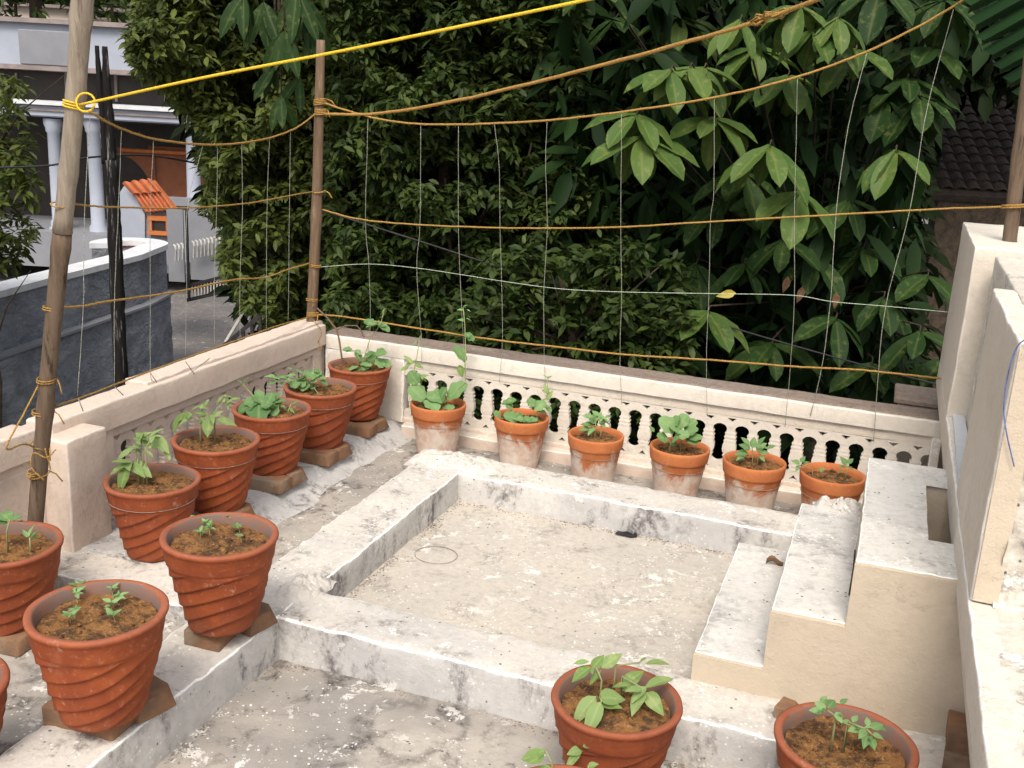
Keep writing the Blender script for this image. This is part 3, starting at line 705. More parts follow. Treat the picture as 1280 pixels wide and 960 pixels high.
EXTRA = {'bot': 6, 'p1': 16, 'p2': 16, 'p3': 16, 'p4': 24, 'p5': 14, 's1': 12, 's2': 8, 's3': 9, 's4': 7, 's5': 9, 's6': 5, 'br': 12, 'edge': 3}
def pxleaves(key, specs, stems, hint=None):
    extra = EXTRA.get(key, 0)
    """specs: (bx,by,tx,ty,kind,dbase,dtip); stems: polylines of (px,py,d) - placed at the pot's own distance, d metres nearer(-)/farther(+)"""
    t, c, D = pots[key]; dd = (c-EYE).dot(AZ)
    b = MB()
    for st in stems:
        pts = []
        for q in st:
            if q == 'S': continue
            pts.append(atD(q[0], q[1], dd+q[2]))
        if st[0] == 'S': pts.insert(0, Vector((min(max(pts[0].x, c.x-.08), c.x+.08), min(max(pts[0].y, c.y-.08), c.y+.08), c.z)))
        b.tube(pts, [.0035]+[.0024]*(len(pts)-1), 5)
    if not b.v: b.tube([c, c+Vector((.01,0,.03))], .002, 4)
    pl = b.build('plant', M['stem'], t, smooth=True)
    for s_ in specs:
        a = atD(s_[0], s_[1], dd+s_[5]); e = atD(s_[2], s_[3], dd+s_[6])
        put_leaf(pl, LT[s_[4]], a, e, Vector(hint) if hint else None, wsc=min(1.0 if s_[4] == 'r' else 9, (s_[7] if len(s_) > 7 else 1)))
    rr = random.Random(len(key)*31+ord(key[-1]))
    for q in range(extra):
        s_ = rr.choice(specs); a = atD(s_[0]+rr.uniform(-5,5), s_[1]+rr.uniform(-4,5), dd+s_[5]+rr.uniform(-.03,.03)); L = (atD(s_[2], s_[3], dd)-atD(s_[0], s_[1], dd)).length*rr.uniform(.6,1)
        an = rr.uniform(0, 6.28); e = a+Vector((math.cos(an)*L, math.sin(an)*L, rr.uniform(-.6,.35)*L)); put_leaf(pl, LT[s_[4]], a, e, wsc=rr.uniform(.85,1.0))
    return pl
A = -.02
pxleaves('bot', [(745,870,714,905,'o',-.02,-.07),(751,877,730,923,'o',-.05,-.12,.9),(748,872,783,872,'o',-.03,-.02,1.5),(751,880,778,883,'o',-.03,-.05,1.1),
    (805,862,788,893,'o',.0,-.06,1.1),(808,865,829,893,'o',0,-.06,1.2),(806,860,842,843,'l',0,.05),(780,858,804,836,'o',.03,.06,1.4),(738,834,713,851,'o',0,-.02,1.3),
    (737,827,717,828,'l',0,0,1.1),(740,836,755,818,'o',.02,.04,1.3),(752,835,778,815,'o',.02,.05,1.1),(752,838,736,855,'l',.02,.0),(806,830,838,826,'l',.05,.08,.9),(800,828,808,820,'l',.05,.07),(776,862,790,848,'o',.03,.03,1.5),
    (727,937,709,942,'o',-.12,-.14,1.4),(728,936,771,921,'l',-.12,-.08,1.4)],
    [('S',(752,850,0),(745,834,.01)),('S',(750,870,-.03),(752,878,-.05)),('S',(778,845,.03),(806,862,.0)),('S',(770,832,.04),(800,828,.05)),('S',(740,910,-.1),(728,937,-.12))])
pxleaves('sl', [(682,938,652,949,'l',0,-.02,1.3),(680,944,662,952,'l',0,-.04,1.3),(676,940,688,940,'l',0,.02),(735,958,748,954,'o',0,0,1.5),(690,960,672,958,'l',0,0)], [('S',(690,955,0),(682,938,0)),('S',(735,965,0),(736,957,0))])
pxleaves('p1', [(162,580,134,592,'o',0,-.03,.9),(160,582,147,617,'o',0,-.06,.9),(163,580,190,594,'o',0,-.03,1.35),(190,545,212,565,'o',0,-.03,1.2),(205,560,213,575,'l',0,-.03),(184,555,165,545,'o',.02,.04,1),(186,548,203,533,'l',.0,.05,1.1),(176,560,158,558,'l',0,0),(168,560,146,572,'l',.03,0,1.1),(180,540,170,556,'l',.02,0,1.2),(176,548,190,538,'o',.02,.03,1.2)],
    [('S',(178,570,0),(190,545,.0)),('S',(172,572,0),(162,580,0)),('S',(182,560,0),(176,548,.02)),('S',(170,565,.02),(168,556,.03))])
pxleaves('p2', [(262,522,258,546,'o',0,-.05,1.4),(258,520,245,530,'o',0,0,1),(270,525,297,530,'o',0,0,1.2),(240,518,218,526,'o',0,0,1.2),(232,515,212,540,'l',.02,0,1.4),(250,508,236,512,'l',0,.02,1.3),(262,502,250,508,'l',.04,.03),(280,495,268,505,'l',.02,.02,1.4),(288,500,300,497,'l',.02,.03,1.2),(286,500,284,512,'o',.02,0,1.3),(264,525,278,512,'l',0,.02,1.3)],
    [('S',(250,530,0),(262,522,0)),('S',(250,525,0),(240,518,0),(232,514,.02)),('S',(268,515,.02),(282,498,.02))])
pxleaves('p3', [(322,502,296,514,'r',0,-.03),(325,505,305,500,'r',0,0),(330,505,318,492,'r',0,.03),(335,505,340,490,'r',0,.02),(338,508,352,500,'r',0,.02),(332,508,326,520,'r',0,-.04),(338,508,346,518,'r',0,-.04,1.1),(325,508,312,517,'r',0,-.04),(342,502,350,490,'r',.02,.03),(328,498,320,488,'r',.03,.04),(350,508,360,512,'s',0,0),(365,506,372,500,'s',0,0),(362,510,368,516,'s',0,-.02),(306,478,310,470,'s',.02,.02),(303,480,297,474,'s',.02,.02)],
    [('S',(335,515,0),(332,505,0)),('S',(325,512,0),(322,500,.02),(303,480,.03)),('S',(360,514,0),(364,505,0))])
pxleaves('p4', [(388,470,402,464,'r',0,.02),(395,472,408,472,'r',0,0),(380,472,386,462,'r',0,.02),(375,478,362,482,'r',0,-.02),(385,480,378,488,'r',0,-.05,1.1),(370,470,356,468,'s',.02,.02,1.5),(360,472,345,470,'s',.02,0,1.4),(352,476,338,478,'s',.02,0,1.4),(345,472,330,468,'s',.02,.02,1.2),(365,462,358,458,'s',.02,.04),(376,466,370,460,'s',.02,.04,1.3),(398,466,392,459,'s',0,.03,1.4)],
    [('S',(390,480,0),(392,470,0)),('S',(375,478,0),(355,474,.02),(335,472,.03)),('S',(385,478,0),(378,466,.02)),('S',(392,484,-.03),(402,498,-.06))])
pxleaves('p5', [(475,450,488,458,'r',0,-.02,1.2),(470,445,480,436,'r',0,0,1.1),(452,452,444,440,'r',0,0),(448,458,436,462,'r',0,-.03),(470,407,455,400,'r',0,0,1.2),(472,405,488,413,'r',0,0),(440,438,428,436,'r',0,0),(462,456,452,462,'r',0,-.03),(478,392,481,384,'s',0,0),(460,440,470,452,'r',0,0)],
    [('S',(455,448,0),(462,425,0),(476,405,0),(480,388,0)),('S',(452,455,0),(446,442,0)),('S',(465,452,0),(472,444,0)),('S',(450,440,.05),(430,436,.05))])
pxleaves('edge', [(12,650,0,640,'r',0,.03),(14,650,26,644,'r',0,.02),(8,655,-6,650,'r',0,0),(36,672,40,655,'s',0,.02),(38,672,46,662,'s',0,.02),(34,672,28,660,'s',0,.02)], [('S',(8,665,0),(12,650,0)),('S',(37,672,0))])
pxleaves('br', [(1032,888,1018,876,'s',0,.02,1.6),(1028,890,1012,886,'s',0,0,1.6),(1035,885,1045,872,'s',0,.03,1.6),(1026,880,1034,868,'s',.02,.04,1.5),(1050,880,1060,872,'s',.03,.04,1.3),(1045,890,1052,902,'s',0,-.03,1.6),
    (1064,905,1052,900,'s',0,0,1.6),(1066,903,1072,892,'s',0,.02,1.5),(1075,910,1062,912,'s',0,-.02,1.6),(1082,912,1074,922,'s',-.02,-.04,1.7),(1085,908,1084,895,'s',-.02,0,1.6),(1090,912,1104,902,'s',-.02,0,1.7),(1090,918,1106,922,'s',-.03,-.04,1.7),(1088,922,1094,936,'s',-.03,-.06,1.7),(1084,920,1080,934,'s',-.03,-.06,1.5),(1096,908,1110,912,'s',0,0,1.6)],
    [('S',(1045,895,0),(1030,885,.01),(1024,880,.02)),('S',(1060,902,0),(1084,912,-.02),(1092,920,-.03))])
pxleaves('s1', [(530,500,512,482,'r',-.02,-.02,1.1),(540,508,528,496,'r',0,0,1.2),(548,506,556,484,'r',0,0,1),(522,480,512,464,'r',0,0,1),(506,462,518,448,'o',.02,.02,1.2),(518,455,530,460,'o',.02,.02,1.2),(524,472,536,468,'o',.02,.02,1.2),(515,455,505,443,'o',.02,.03),(560,498,582,478,'r',0,0,1.3),(582,452,568,432,'r',.06,.06,1.3),(574,456,578,472,'o',.06,.05,1.3),(582,420,594,424,'r',.1,.1,1),(580,402,572,398,'s',.1,.1,1.3),(582,398,590,400,'s',.1,.1,1.3),(579,388,571,386,'s',.1,.1,1.4),(579,384,584,380,'s',.1,.1,1.3),(522,428,514,430,'s',.1,.1,1.2),(524,425,526,418,'s',.1,.1,1.2),(552,512,568,508,'r',-.02,-.03,1),(535,512,520,510,'r',0,-.03)],
    [('S',(540,500,0),(526,482,0),(518,462,.02),(522,440,.08),(524,426,.1)),('S',(560,500,0),(582,476,0),(582,440,.06),(581,405,.1),(579,385,.1)),('S',(535,505,-.03)),('S',(552,498,0))])
pxleaves('s2', [(648,525,630,518,'r',-.02,-.04,1),(655,527,672,524,'r',-.03,-.05,1.1),(652,526,646,516,'r',0,-.01,1.1),(640,512,630,500,'r',0,0,.9),(632,504,645,498,'r',0,.02,.8),(668,512,682,502,'r',0,0,1.1),(668,508,660,498,'r',0,.01,1),(682,508,690,515,'r',0,0,.9),(684,500,690,488,'o',.03,.03,1.3),(685,492,680,480,'o',.03,.03,1.2),(684,473,680,468,'s',.08,.08),(685,473,690,469,'s',.08,.08),(625,524,618,514,'r',-.02,-.03,1),(662,530,656,520,'r',-.05,-.03,1.2)],
    [('S',(672,512,0),(684,496,.03),(685,470,.08)),('S',(640,515,0),(634,504,0)),('S',(650,520,0))])
pxleaves('s3', [(745,530,735,516,'s',0,0,1.6),(745,526,752,514,'s',0,.02,1.6),(742,532,726,528,'s',0,0,1.6),(748,530,762,524,'s',0,0,1.6),(740,522,728,518,'s',0,.01,1.6),(750,528,758,534,'s',0,-.02,1.6),(738,536,724,536,'s',0,-.02,1.5),(748,520,740,512,'s',0,.02,1.5),(744,534,734,542,'s',0,-.04,1.5),(752,524,764,530,'s',0,0,1.4)],
    [('S',(744,540,0),(745,526,0)),('S',(740,532,0)),('S',(752,530,0))])
pxleaves('s4', [(843,540,825,522,'r',-.02,-.02,1.2),(848,535,858,517,'r',0,.02,1.3),(838,536,848,519,'r',0,.01,1),(852,542,838,532,'r',-.03,-.04,1.2),(856,545,872,534,'r',-.03,-.03,1.35),(858,535,870,524,'r',0,.02,1.2),(835,550,822,544,'r',-.04,-.06,1.1),(840,552,848,546,'r',-.05,-.07,1),(862,548,878,546,'r',-.04,-.05,1),(845,545,862,542,'r',-.05,-.06,1.2),(818,540,812,532,'s',0,0,1.4)],
    [('S',(845,548,0),(844,536,0)),('S',(852,548,0),(858,538,0)),('S',(838,552,-.03),(825,545,-.04))])
pxleaves('s5', [(938,562,925,554,'s',0,0,1.8),(940,560,944,546,'s',0,.01,1.8),(945,562,958,552,'s',0,.01,1.8),(935,566,918,566,'s',0,0,1.7),(948,566,962,564,'s',0,0,1.7),(936,556,928,546,'s',.02,.02,1.5),(948,556,955,545,'s',.02,.02,1.5),(960,560,970,556,'s',.02,.02,1.4),(930,570,920,574,'s',-.01,-.03,1.5),(950,570,956,576,'s',0,-.03,1.5)],
    [('S',(941,572,0),(940,558,0)),('S',(948,570,0),(955,556,0))])
pxleaves('s6', [(1000,580,990,574,'s',0,0,1.8),(1001,578,1006,570,'s',0,0,1.8),(1000,582,994,588,'s',0,-.02,1.6),(1004,580,1012,576,'s',0,0,1.6),(1058,582,1052,570,'s',0,.01,1.9),(1060,580,1066,572,'s',0,.01,1.9),(1056,584,1048,582,'s',0,0,1.7),(1062,584,1068,588,'s',0,-.01,1.6),(1025,590,1032,584,'s',-.02,-.02,1.4)],
    [('S',(1015,586,0),(1001,580,0)),('S',(1058,590,0),(1059,580,0))])
def seedlings(key, spots, s_=1):
    t, c, D = pots[key]
    for px, py in spots:
        p = atZ(px, py+6, c.z+.002); tip = p+Vector((random.uniform(-.006,.006), random.uniform(-.006,.006), .030*s_)); b = MB(); b.tube([p, tip], .0012, 4)
        pl = b.build('seedling', M['stem'], t)
        n = random.randint(5, 7); a0 = random.uniform(0, 6)
        for k in range(n):
            a = a0+k*2*math.pi/n+random.uniform(-.4,.4); L = random.uniform(.012,.026)*s_
            put_leaf(pl, LT['s'], tip-Vector((0,0,random.uniform(0,.012))), tip+Vector((math.cos(a)*L, math.sin(a)*L, L*random.uniform(-.3,.7))), wsc=random.uniform(1,1.4))
seedlings('fg', [(92,742),(97,748),(94,768),(88,772),(142,742),(146,750),(140,758),(144,772),(98,738)])
seedlings('b', [(240,652),(282,648),(262,662),(300,660),(302,672),(250,668),(258,655)], .9)
pl = None

# ------------------------------------------------------------------ poles
def pole(name, label, pts, rad, mat, n=12, knots=(), extra=None, jit=.03):
    t = thing(name, label, 'pole', tuple(pts[0]))
    # resample
    P, Rr = [], []
    for i in range(len(pts)-1):
        m = 10
        for k in range(m):
            u = k/m; P.append(Vector(pts[i]).lerp(Vector(pts[i+1]), u)); Rr.append(rad[i]*(1-u)+rad[i+1]*u)
    P.append(Vector(pts[-1])); Rr.append(rad[-1])
    L = len(P)
    for kn in knots:
        i = int(kn*(L-1)); Rr[i] *= 1.16
    b = MB(); b.tube(P, Rr, n, jit=jit); b.build('shaft', mat, t, smooth=True)
    return t
def wraps(t, name, mat, c, ax, R, r, n, pitch=.008, seed=0, tail=True):
    rr = random.Random(seed); b = MB(); ax = Vector(ax).normalized(); u = ax.orthogonal().normalized(); v = ax.cross(u); c = Vector(c); pts = []
    for i in range(int(14*n)+1):
        a = 2*math.pi*i/14; q = c+ax*(pitch*(i/14-n/2))+ax*.004*math.sin(a+seed); pts.append(q+u*math.cos(a)*(R+r*.7)+v*math.sin(a)*(R+r*.7))
    if tail:
        d = (u*rr.uniform(-1,1)+v*rr.uniform(-1,1)).normalized(); pts += [pts[-1]+d*.03-Vector((0,0,.01)), pts[-1]+d*.05-Vector((0,0,.035))]
    b.tube(pts, r, 5); return b.build(name, mat, t, smooth=True)
# left bamboo, leaning
g0 = Vector((-2.70, 2.62, -.15))
B0 = atD(44, 655, 3.34); B1 = atD(60, 470, 3.30); B2 = atD(78, 290, 3.27); B3 = atD(95, 120, 3.24); B4 = atD(107, -60, 3.2)
Bb = B0+(B0-B1)*((B0.z+.15)/max(.01, (B1.z-B0.z)))*1.0
bt = thing('bamboo_pole', 'thick leaning bamboo pole at the left tied with rope', 'pole', tuple(Bb))
def shaft(t, pts, rad, mat, name='shaft', knots=(), n=14, m=9, jit=.025):
    P, Rr = [], []
    for i in range(len(pts)-1):
        for k in range(m): u = k/m; P.append(Vector(pts[i]).lerp(Vector(pts[i+1]), u)); Rr.append(rad[i]*(1-u)+rad[i+1]*u)
    P.append(Vector(pts[-1])); Rr.append(rad[-1])
    for kn in knots:
        i = int(kn*(len(P)-1)); Rr[i] *= 1.13
    b = MB(); b.tube(P, Rr, n, jit=jit); return b.build(name, mat, t, smooth=True)
shaft(bt, [Bb, B0, B1, B2], [.026,.026,.026,.028], M['bamboo_low'], 'lower_shaft', (.3,.62,.97))
shaft(bt, [B2, B3, B4], [.028,.0275,.033], M['bamboo'], 'upper_shaft', (.02,.25,.52,.83))
for (px, py, D, k, mt, r) in ((92,132,3.24,3,'yellow',.004),(76,256,3.26,1,'coir',.003),(66,386,3.29,2,'coir',.0035),(58,475,3.3,2,'coir',.003),(52,515,3.31,2,'coir',.003),(50,556,3.32,1,'coir',.003),(46,592,3.33,3,'coir',.003)):
    wraps(bt, 'rope_binding', M[mt], atD(px, py, D), B3-B1, .0275, r*.8, k, seed=int(px))
b = MB(); c = atD(107,128,3.2); b.tube([c+RT*(.028*math.cos(a))+UP*(.028*math.sin(a)) for a in [i*.45 for i in range(15)]], .0035, 5); b.build('knot_loop', M['yellow'], bt, smooth=True)
# corner stake
ct = thing('wooden_stake', 'straight brown wooden stake standing in the far left corner', 'pole', (-2.76, 4.80, -.08))
T0 = atY(386, 470, 4.80); T1 = atY(401, 50, 4.80)
c0 = Vector((T0.x-(T1.x-T0.x)*(T0.z+.08)/(T1.z-T0.z), 4.80, -.08))
shaft(ct, [c0, T0, T0.lerp(T1,.5)+Vector((.012,0,0)), T1], [.030,.029,.028,.022], M['timber'], 'shaft', (.4,.7), 12)
for (px, py, k) in ((400,128,4),(401,141,4),(398,240,1),(394,332,2),(390,375,2),(391,393,3),(389,410,1)):
    wraps(ct, 'rope_binding', M['coir'], atY(px, py, 4.80), (0,0,1), .028, .0035, k, seed=py)
# right pole behind the wall
rt_ = thing('wooden_stake', 'grey brown stake behind the blocks of the right wall', 'pole', (.62, 4.6, .56))
shaft(rt_, [Vector((.60,4.45,.55)), atY(1262,300,4.45), atY(1290,60,4.45), atY(1300,-40,4.45)], [.028,.027,.026,.025], M['bamboo_low'], 'shaft', (.5,), 12)
wraps(rt_, 'rope_binding', M['coir'], atY(1266,258,4.45), (0,0,1), .035, .004, 2, seed=3)
# charred split post outside the parapet
D = 5.6
cp = thing('charred_post', 'black charred timber post split into two prongs outside the left parapet', 'post', tuple(atD(152,500,D)-Vector((0,0,2.4))))
pb = atD(152,500,D)-Vector((0,0,2.4)); pb.z = -3.2
shaft(cp, [pb, atD(152,490,D), atD(145,330,D), atD(139,200,D)], [.040,.038,.037,.034], M['char'], 'shaft', (), 10, 14, .07)
shaft(cp, [atD(139,205,D), atD(137,150,D), atD(133,100,D), atD(131,58,D)], [.027,.024,.021,.013], M['char'], 'prong', (), 8, 6, .12)
shaft(cp, [atD(131,205,D), atD(129,150,D), atD(124,100,D), atD(121,57,D)], [.018,.018,.016,.010], M['char'], 'prong', (), 8, 6, .12)

# ------------------------------------------------------------------ ropes and strings
def rope(name, label, pts, r, mat, cat='rope', sub=5, group=None, fuzz=.0, n=6):
    # Catmull-Rom through points
    P = [Vector(p) for p in pts]; Q = []
    E = [P[0]*2-P[1]]+P+[P[-1]*2-P[-2]]
    for i in range(1, len(E)-2):
        for k in range(sub):
            u = k/sub; a, b_, c_, d = E[i-1], E[i], E[i+1], E[i+2]
            Q.append(.5*((2*b_)+(c_-a)*u+(2*a-5*b_+4*c_-d)*u*u+(3*b_-a-3*c_+d)*u**3))
    Q.append(P[-1]); b = MB()
    if fuzz:
        Q = [q+Vector((random.uniform(-1,1), random.uniform(-1,1), random.uniform(-1,1)))*fuzz for q in Q]
    b.tube(Q, r, n)
    if fuzz > .0005:      # stray fibres
        for q in Q[1:-1]:
            for _ in range(4):
                d = Vector((random.uniform(-1,1), random.uniform(-1,1), random.uniform(-1,1))).normalized()*r*random.uniform(1.3,2.6)
                b.tube([q, q+d], .0006, 3, False)
    o = b.build(name, M[mat] if isinstance(mat, str) else mat, smooth=True, loc=tuple(P[0])); tag(o, label, cat, group); return o
def yl(L, y): return [atY(px, py, y) for px, py in L]
def xl(L, x): return [atX(px, py, x) for px, py in L]
YP, XP = 4.80, -2.80
GR = 'ropes of the plant trellis'
rope('yellow_clothesline', 'bright yellow nylon clothesline rising right from the bamboo pole', [atD(100,131,3.2), atD(250,98,3.0), atD(420,65,2.85), atD(580,32,2.7), atD(750,-4,2.55), atD(900,-40,2.4)], .0040, 'yellow', sub=10)
rope('coir_rope', 'thickest coir rope rising from the corner stake to the top right', [atD(405,143,5.3), atD(470,142,5.1), atD(560,128,4.8), atD(700,95,4.4), atD(850,55,4.0), atD(960,22,3.7), atD(1030,-4,3.5), atD(1120,-40,3.3)], .0072, 'coir', sub=8, fuzz=.0014, group=GR)
b = MB(); 
cr = bpy.data.objects['coir_rope']; b = MB(); c0_ = atD(958,22,3.7); ax_ = (atD(1000,8,3.6)-c0_).normalized(); r9 = random.Random(3)
for q in range(26):
    p_ = c0_+ax_*r9.uniform(-.06,.06); d_ = Vector((r9.uniform(-1,1), r9.uniform(-1,1), r9.uniform(-1,1)))*.018; b.tube([p_-ax_*.02+d_*.4, p_+d_, p_+ax_*.02+d_*.5], .0035, 4)
b.build('knot', M['coir'], cr, smooth=True)
k = rope('coir_rope', 'sagging top coir rope that carries the white strings behind the balustrade', yl([(403,128),(440,140),(480,150),(525,155),(600,155),(700,149),(790,138),(893,122),(990,98),(1075,68),(1150,32),(1215,-6)], YP), .0050, 'coir', sub=8, fuzz=.001, group=GR)
rope('coir_rope', 'second coir rope crossing the whole back trellis to the right stake', yl([(403,262),(450,274),(525,281),(640,285),(770,284),(890,277),(1050,268),(1180,261),(1264,258)], YP), .0042, 'coir', sub=8, fuzz=.0009, group=GR)
rope('thin_line', 'pale green white line crossing the back trellis third from the top', yl([(397,334),(460,330),(520,335),(575,343),(625,351),(700,361),(780,365),(890,367),(990,369),(1040,377),(1110,383),(1195,391)], YP), .0016, 'green_string', 'line', 6, GR)
rope('coir_rope', 'lowest yellowish coir rope just above the back balustrade', yl([(392,393),(430,396),(520,410),(620,425),(700,434),(780,443),(890,450),(990,458),(1070,462),(1130,468),(1185,474)], YP), .0048, 'coir', sub=8, fuzz=.0009, group=GR)
LG = GR
def lrope(label, L, r, py0D):
    a = atD(L[0][0], L[0][1], py0D); pts = [a]; xe = atY(L[-1][0], L[-1][1], YP); n = len(L)
    d0, d1 = py0D, (xe-EYE).dot(AZ); span = L[-1][0]-L[0][0]
    for q in L[1:-1]:
        u = (q[0]-L[0][0])/span
        # distance for points evenly along the wall line: perspective interpolation
        pts.append(atD(q[0], q[1], 1/((1-u)/d0+u/d1)))
    pts.append(xe); rope('coir_rope', label, pts, r, 'coir', sub=8, fuzz=.0008, group=LG)
    return lambda px, py: atD(px, py, 1/((1-(px-L[0][0])/span)/d0+((px-L[0][0])/span)/d1))
lf = lrope('sagging top coir rope between bamboo pole and corner stake', [(112,140),(150,160),(200,175),(270,181),(330,174),(370,160),(396,141)], .0040, 3.22)
lrope('second coir rope from the top between bamboo pole and corner stake', [(74,253),(110,257),(150,259),(230,260),(310,254),(360,245),(394,239)], .0032, 3.24)
lrope('third coir rope between bamboo pole and corner stake', [(60,384),(100,383),(140,376),(220,365),(290,350),(330,347),(360,337),(390,328)], .0038, 3.3)
lrope('lowest coir rope between bamboo pole and corner stake', [(70,507),(110,494),(190,463),(300,424),(345,408),(388,396)], .0034, 3.33)
rope('coir_rope', 'short coir rope slanting down left of the bamboo pole to the parapet', [atD(50,478,3.3), atD(28,520,3.15), atD(8,560,3.05), atD(30,555,3.2), atD(46,560,3.32)], .003, 'coir', fuzz=.0006, group=LG)
rope('coir_rope', 'loose tangle of coir cord low on the bamboo pole', [atD(70,562,3.28), atD(58,572,3.26), atD(42,566,3.26), atD(40,585,3.26), atD(55,600,3.26), atD(44,592,3.28), atD(38,600,3.3), atD(62,590,3.28), atD(56,560,3.28)], .0022, 'coir', fuzz=.0006)
rope('coir_rope', 'loose coir cord curling from the foot of the corner stake', yl([(392,400),(402,415),(396,432),(402,436),(398,425)], 4.76), .0022, 'coir')
SG = 'thin vertical strings of the trellis'
ords = ['first','second','third','fourth','fifth','sixth','seventh','eighth','ninth','tenth','eleventh']
VS = [[(460,148),(457,275),(461,331),(463,400),(460,440)], [(526,156),(525,281),(521,336),(527,425),(527,452)], [(573,155),(573,283),(575,343),(580,440),(582,490)],
      [(618,154),(624,210),(625,285),(627,352),(628,425),(624,478)], [(684,149),(682,200),(684,284),(680,359),(680,433),(682,488)], [(777,139),(776,284),(777,365),(775,443),(777,505)],
      [(893,122),(892,240),(888,277),(886,367),(883,450),(884,520)], [(997,97),(995,180),(993,270),(993,369),(988,458),(981,534)],
      [(1084,64),(1060,160),(1045,268),(1038,377),(1027,460),(1013,520)], [(1192,12),(1160,130),(1137,263),(1107,383),(1098,466),(1092,552)]]
for i, L in enumerate(VS):
    rope('trellis_string', '%s thin white vertical string counted from the corner stake to the right' % ords[i], [atY(px, py, 4.80+(.04 if j == len(L)-1 else 0)) for j, (px, py) in enumerate(L)], .0012 if i < 8 else .0016, 'string', 'string', 6, SG, .0008, 5)
for i, L in enumerate([[(113,140),(106,260),(104,383),(97,495)], [(152,163),(148,259),(143,375),(143,484)], [(192,176),(188,260),(188,368),(188,464),(193,478)], [(254,181),(234,262),(233,360),(232,450)], [(272,181),(271,256),(268,354),(268,436)], [(302,180),(303,256),(300,349),(300,424)], [(337,174),(334,249),(333,345),(333,414)], [(363,164),(362,244),(361,336),(360,404)]]):
    rope('trellis_string', '%s thin pale vertical string counted from the bamboo pole to the corner stake' % ords[i], [lf(px, py) for px, py in L], .0010, 'string', 'string', 6, SG, .0008, 5)
for i, L in enumerate([[(98,498),(104,514)],[(144,484),(154,494)],[(188,466),(196,478)],[(232,452),(243,468)],[(262,448),(236,468)]]):
    rope('tie_string', '%s short string end tying the lowest rope to the left coping' % ords[i], [lf(*L[0]), lf(*L[1])], .0016, 'string', 'string', 2, 'short tie strings', 0, 4)
b = MB(); b.tube(yl([(428,452),(424,425),(421,412),(408,396),(396,385)], 4.66), .005, 5); b.build('dry_stem', M['timber'], pots['p5'][0])
b = MB(); b.tube(yl([(421,412),(432,407),(446,407),(452,414),(455,422)], 4.66), .0035, 5); b.build('dry_stem', M['timber'], pots['p5'][0])
rope('blue_cord', 'thin blue cord looped over the near block of the right wall', [Vector((.5,2.49,1.19)), Vector((.36,2.488,1.19)), Vector((.302,2.488,1.185)), Vector((.286,2.495,1.13)), Vector((.287,2.495,1.04)), Vector((.30,2.48,.98)), Vector((.33,2.48,.90))], .0015, 'cord', 'cord')
rope('power_cable', 'black cable crossing the left background in front of the white columns', [atD(-30,210,9), atD(60,207,9.3), atD(110,197,9.5), atD(180,194,10), atD(240,203,10.4), atD(290,215,11)], .009, 'black', 'cable')
rope('power_cable', 'dark drooping wire hanging low across the hedge on the right', [atD(400,262,6.6), atD(520,300,6.6), atD(680,350,6.6), atD(800,375,6.6), atD(950,420,6.5), atD(1100,462,6.4), atD(1250,500,6.3)], .006, 'black', 'cable', 8)

# ------------------------------------------------------------------ foliage
def cloud(name, parent, mat, tips, L, wr, seed, droop=.3, per=7, spread=.8, jitter=.3, stuff=True, fine=False):
    """tips (n,3): each a sprig of `per` folded leaves"""
    r = np.random.default_rng(seed); n = len(tips)*per
    base = np.repeat(tips, per, 0)+r.normal(0, .25*L, (n, 3))
    a = r.uniform(0, 2*np.pi, n); el = r.normal(-droop, .45, n)
    d = np.stack([np.cos(a)*np.cos(el), np.sin(a)*np.cos(el), np.sin(el)], 1)
    # leaf planes lean towards the open (camera) side and up
    h = np.stack([r.normal(0,.45,n), r.normal(-.35,.45,n), np.ones(n)], 1); 
    x = np.cross(d, h); x /= np.linalg.norm(x, axis=1)[:, None]+1e-9; z = np.cross(x, d)
    Ls = L*r.uniform(1-jitter, 1+jitter, n)[:, None]; W = Ls*wr/2
    P0 = base; P1 = base+d*Ls*.45+x*W+z*W*.35; P2 = base+d*Ls*.45-x*W+z*W*.35; P3 = base+d*Ls-np.array([0,0,1])*Ls*.12; Pm = base+d*Ls*.45
    V = np.stack([P0, P1, P3, P2, Pm], 1).reshape(-1, 3)-np.array(ORG[parent] if parent is not None else (0,0,0))
    nv = 5
    if fine:
        nv = 8; t_ = np.array([0,0,1])
        def at_(u, w_): return base+d*Ls*u+x*W*w_+z*W*abs(w_)*.35-t_*Ls*.13*u*u
        V = np.stack([base, at_(.28,.8), at_(.62,.95), at_(1,0), at_(.62,-.95), at_(.28,-.8), at_(.30,0), at_(.64,0)], 1).reshape(-1, 3)-np.array(ORG[parent])
        i = np.arange(n)*8; F = np.stack([i,i+1,i+6, i+1,i+2,i+7, i+1,i+7,i+6, i+2,i+3,i+7, i+3,i+4,i+7, i+4,i+5,i+6, i+4,i+6,i+7, i+5,i,i+6], 1).reshape(-1, 3)
    i = np.arange(n)*5
    if not fine: F = np.stack([i, i+1, i+4, i+1, i+2, i+4, i+2, i+3, i+4, i+3, i, i+4], 1).reshape(-1, 3)
    me = bpy.data.meshes.new(name); me.vertices.add(len(V)); me.vertices.foreach_set('co', V.ravel())
    me.loops.add(F.size); me.loops.foreach_set('vertex_index', F.ravel()); me.polygons.add(len(F))
    me.polygons.foreach_set('loop_start', np.arange(len(F))*3); me.polygons.foreach_set('loop_total', np.full(len(F), 3)); me.update()
    at = me.attributes.new('var', 'FLOAT', 'POINT'); at.data.foreach_set('value', np.repeat(r.random(n), nv).astype('f'))
    me.materials.append(mat); o = link(name, me, parent)
    if stuff: o['kind'] = 'stuff'
    return o
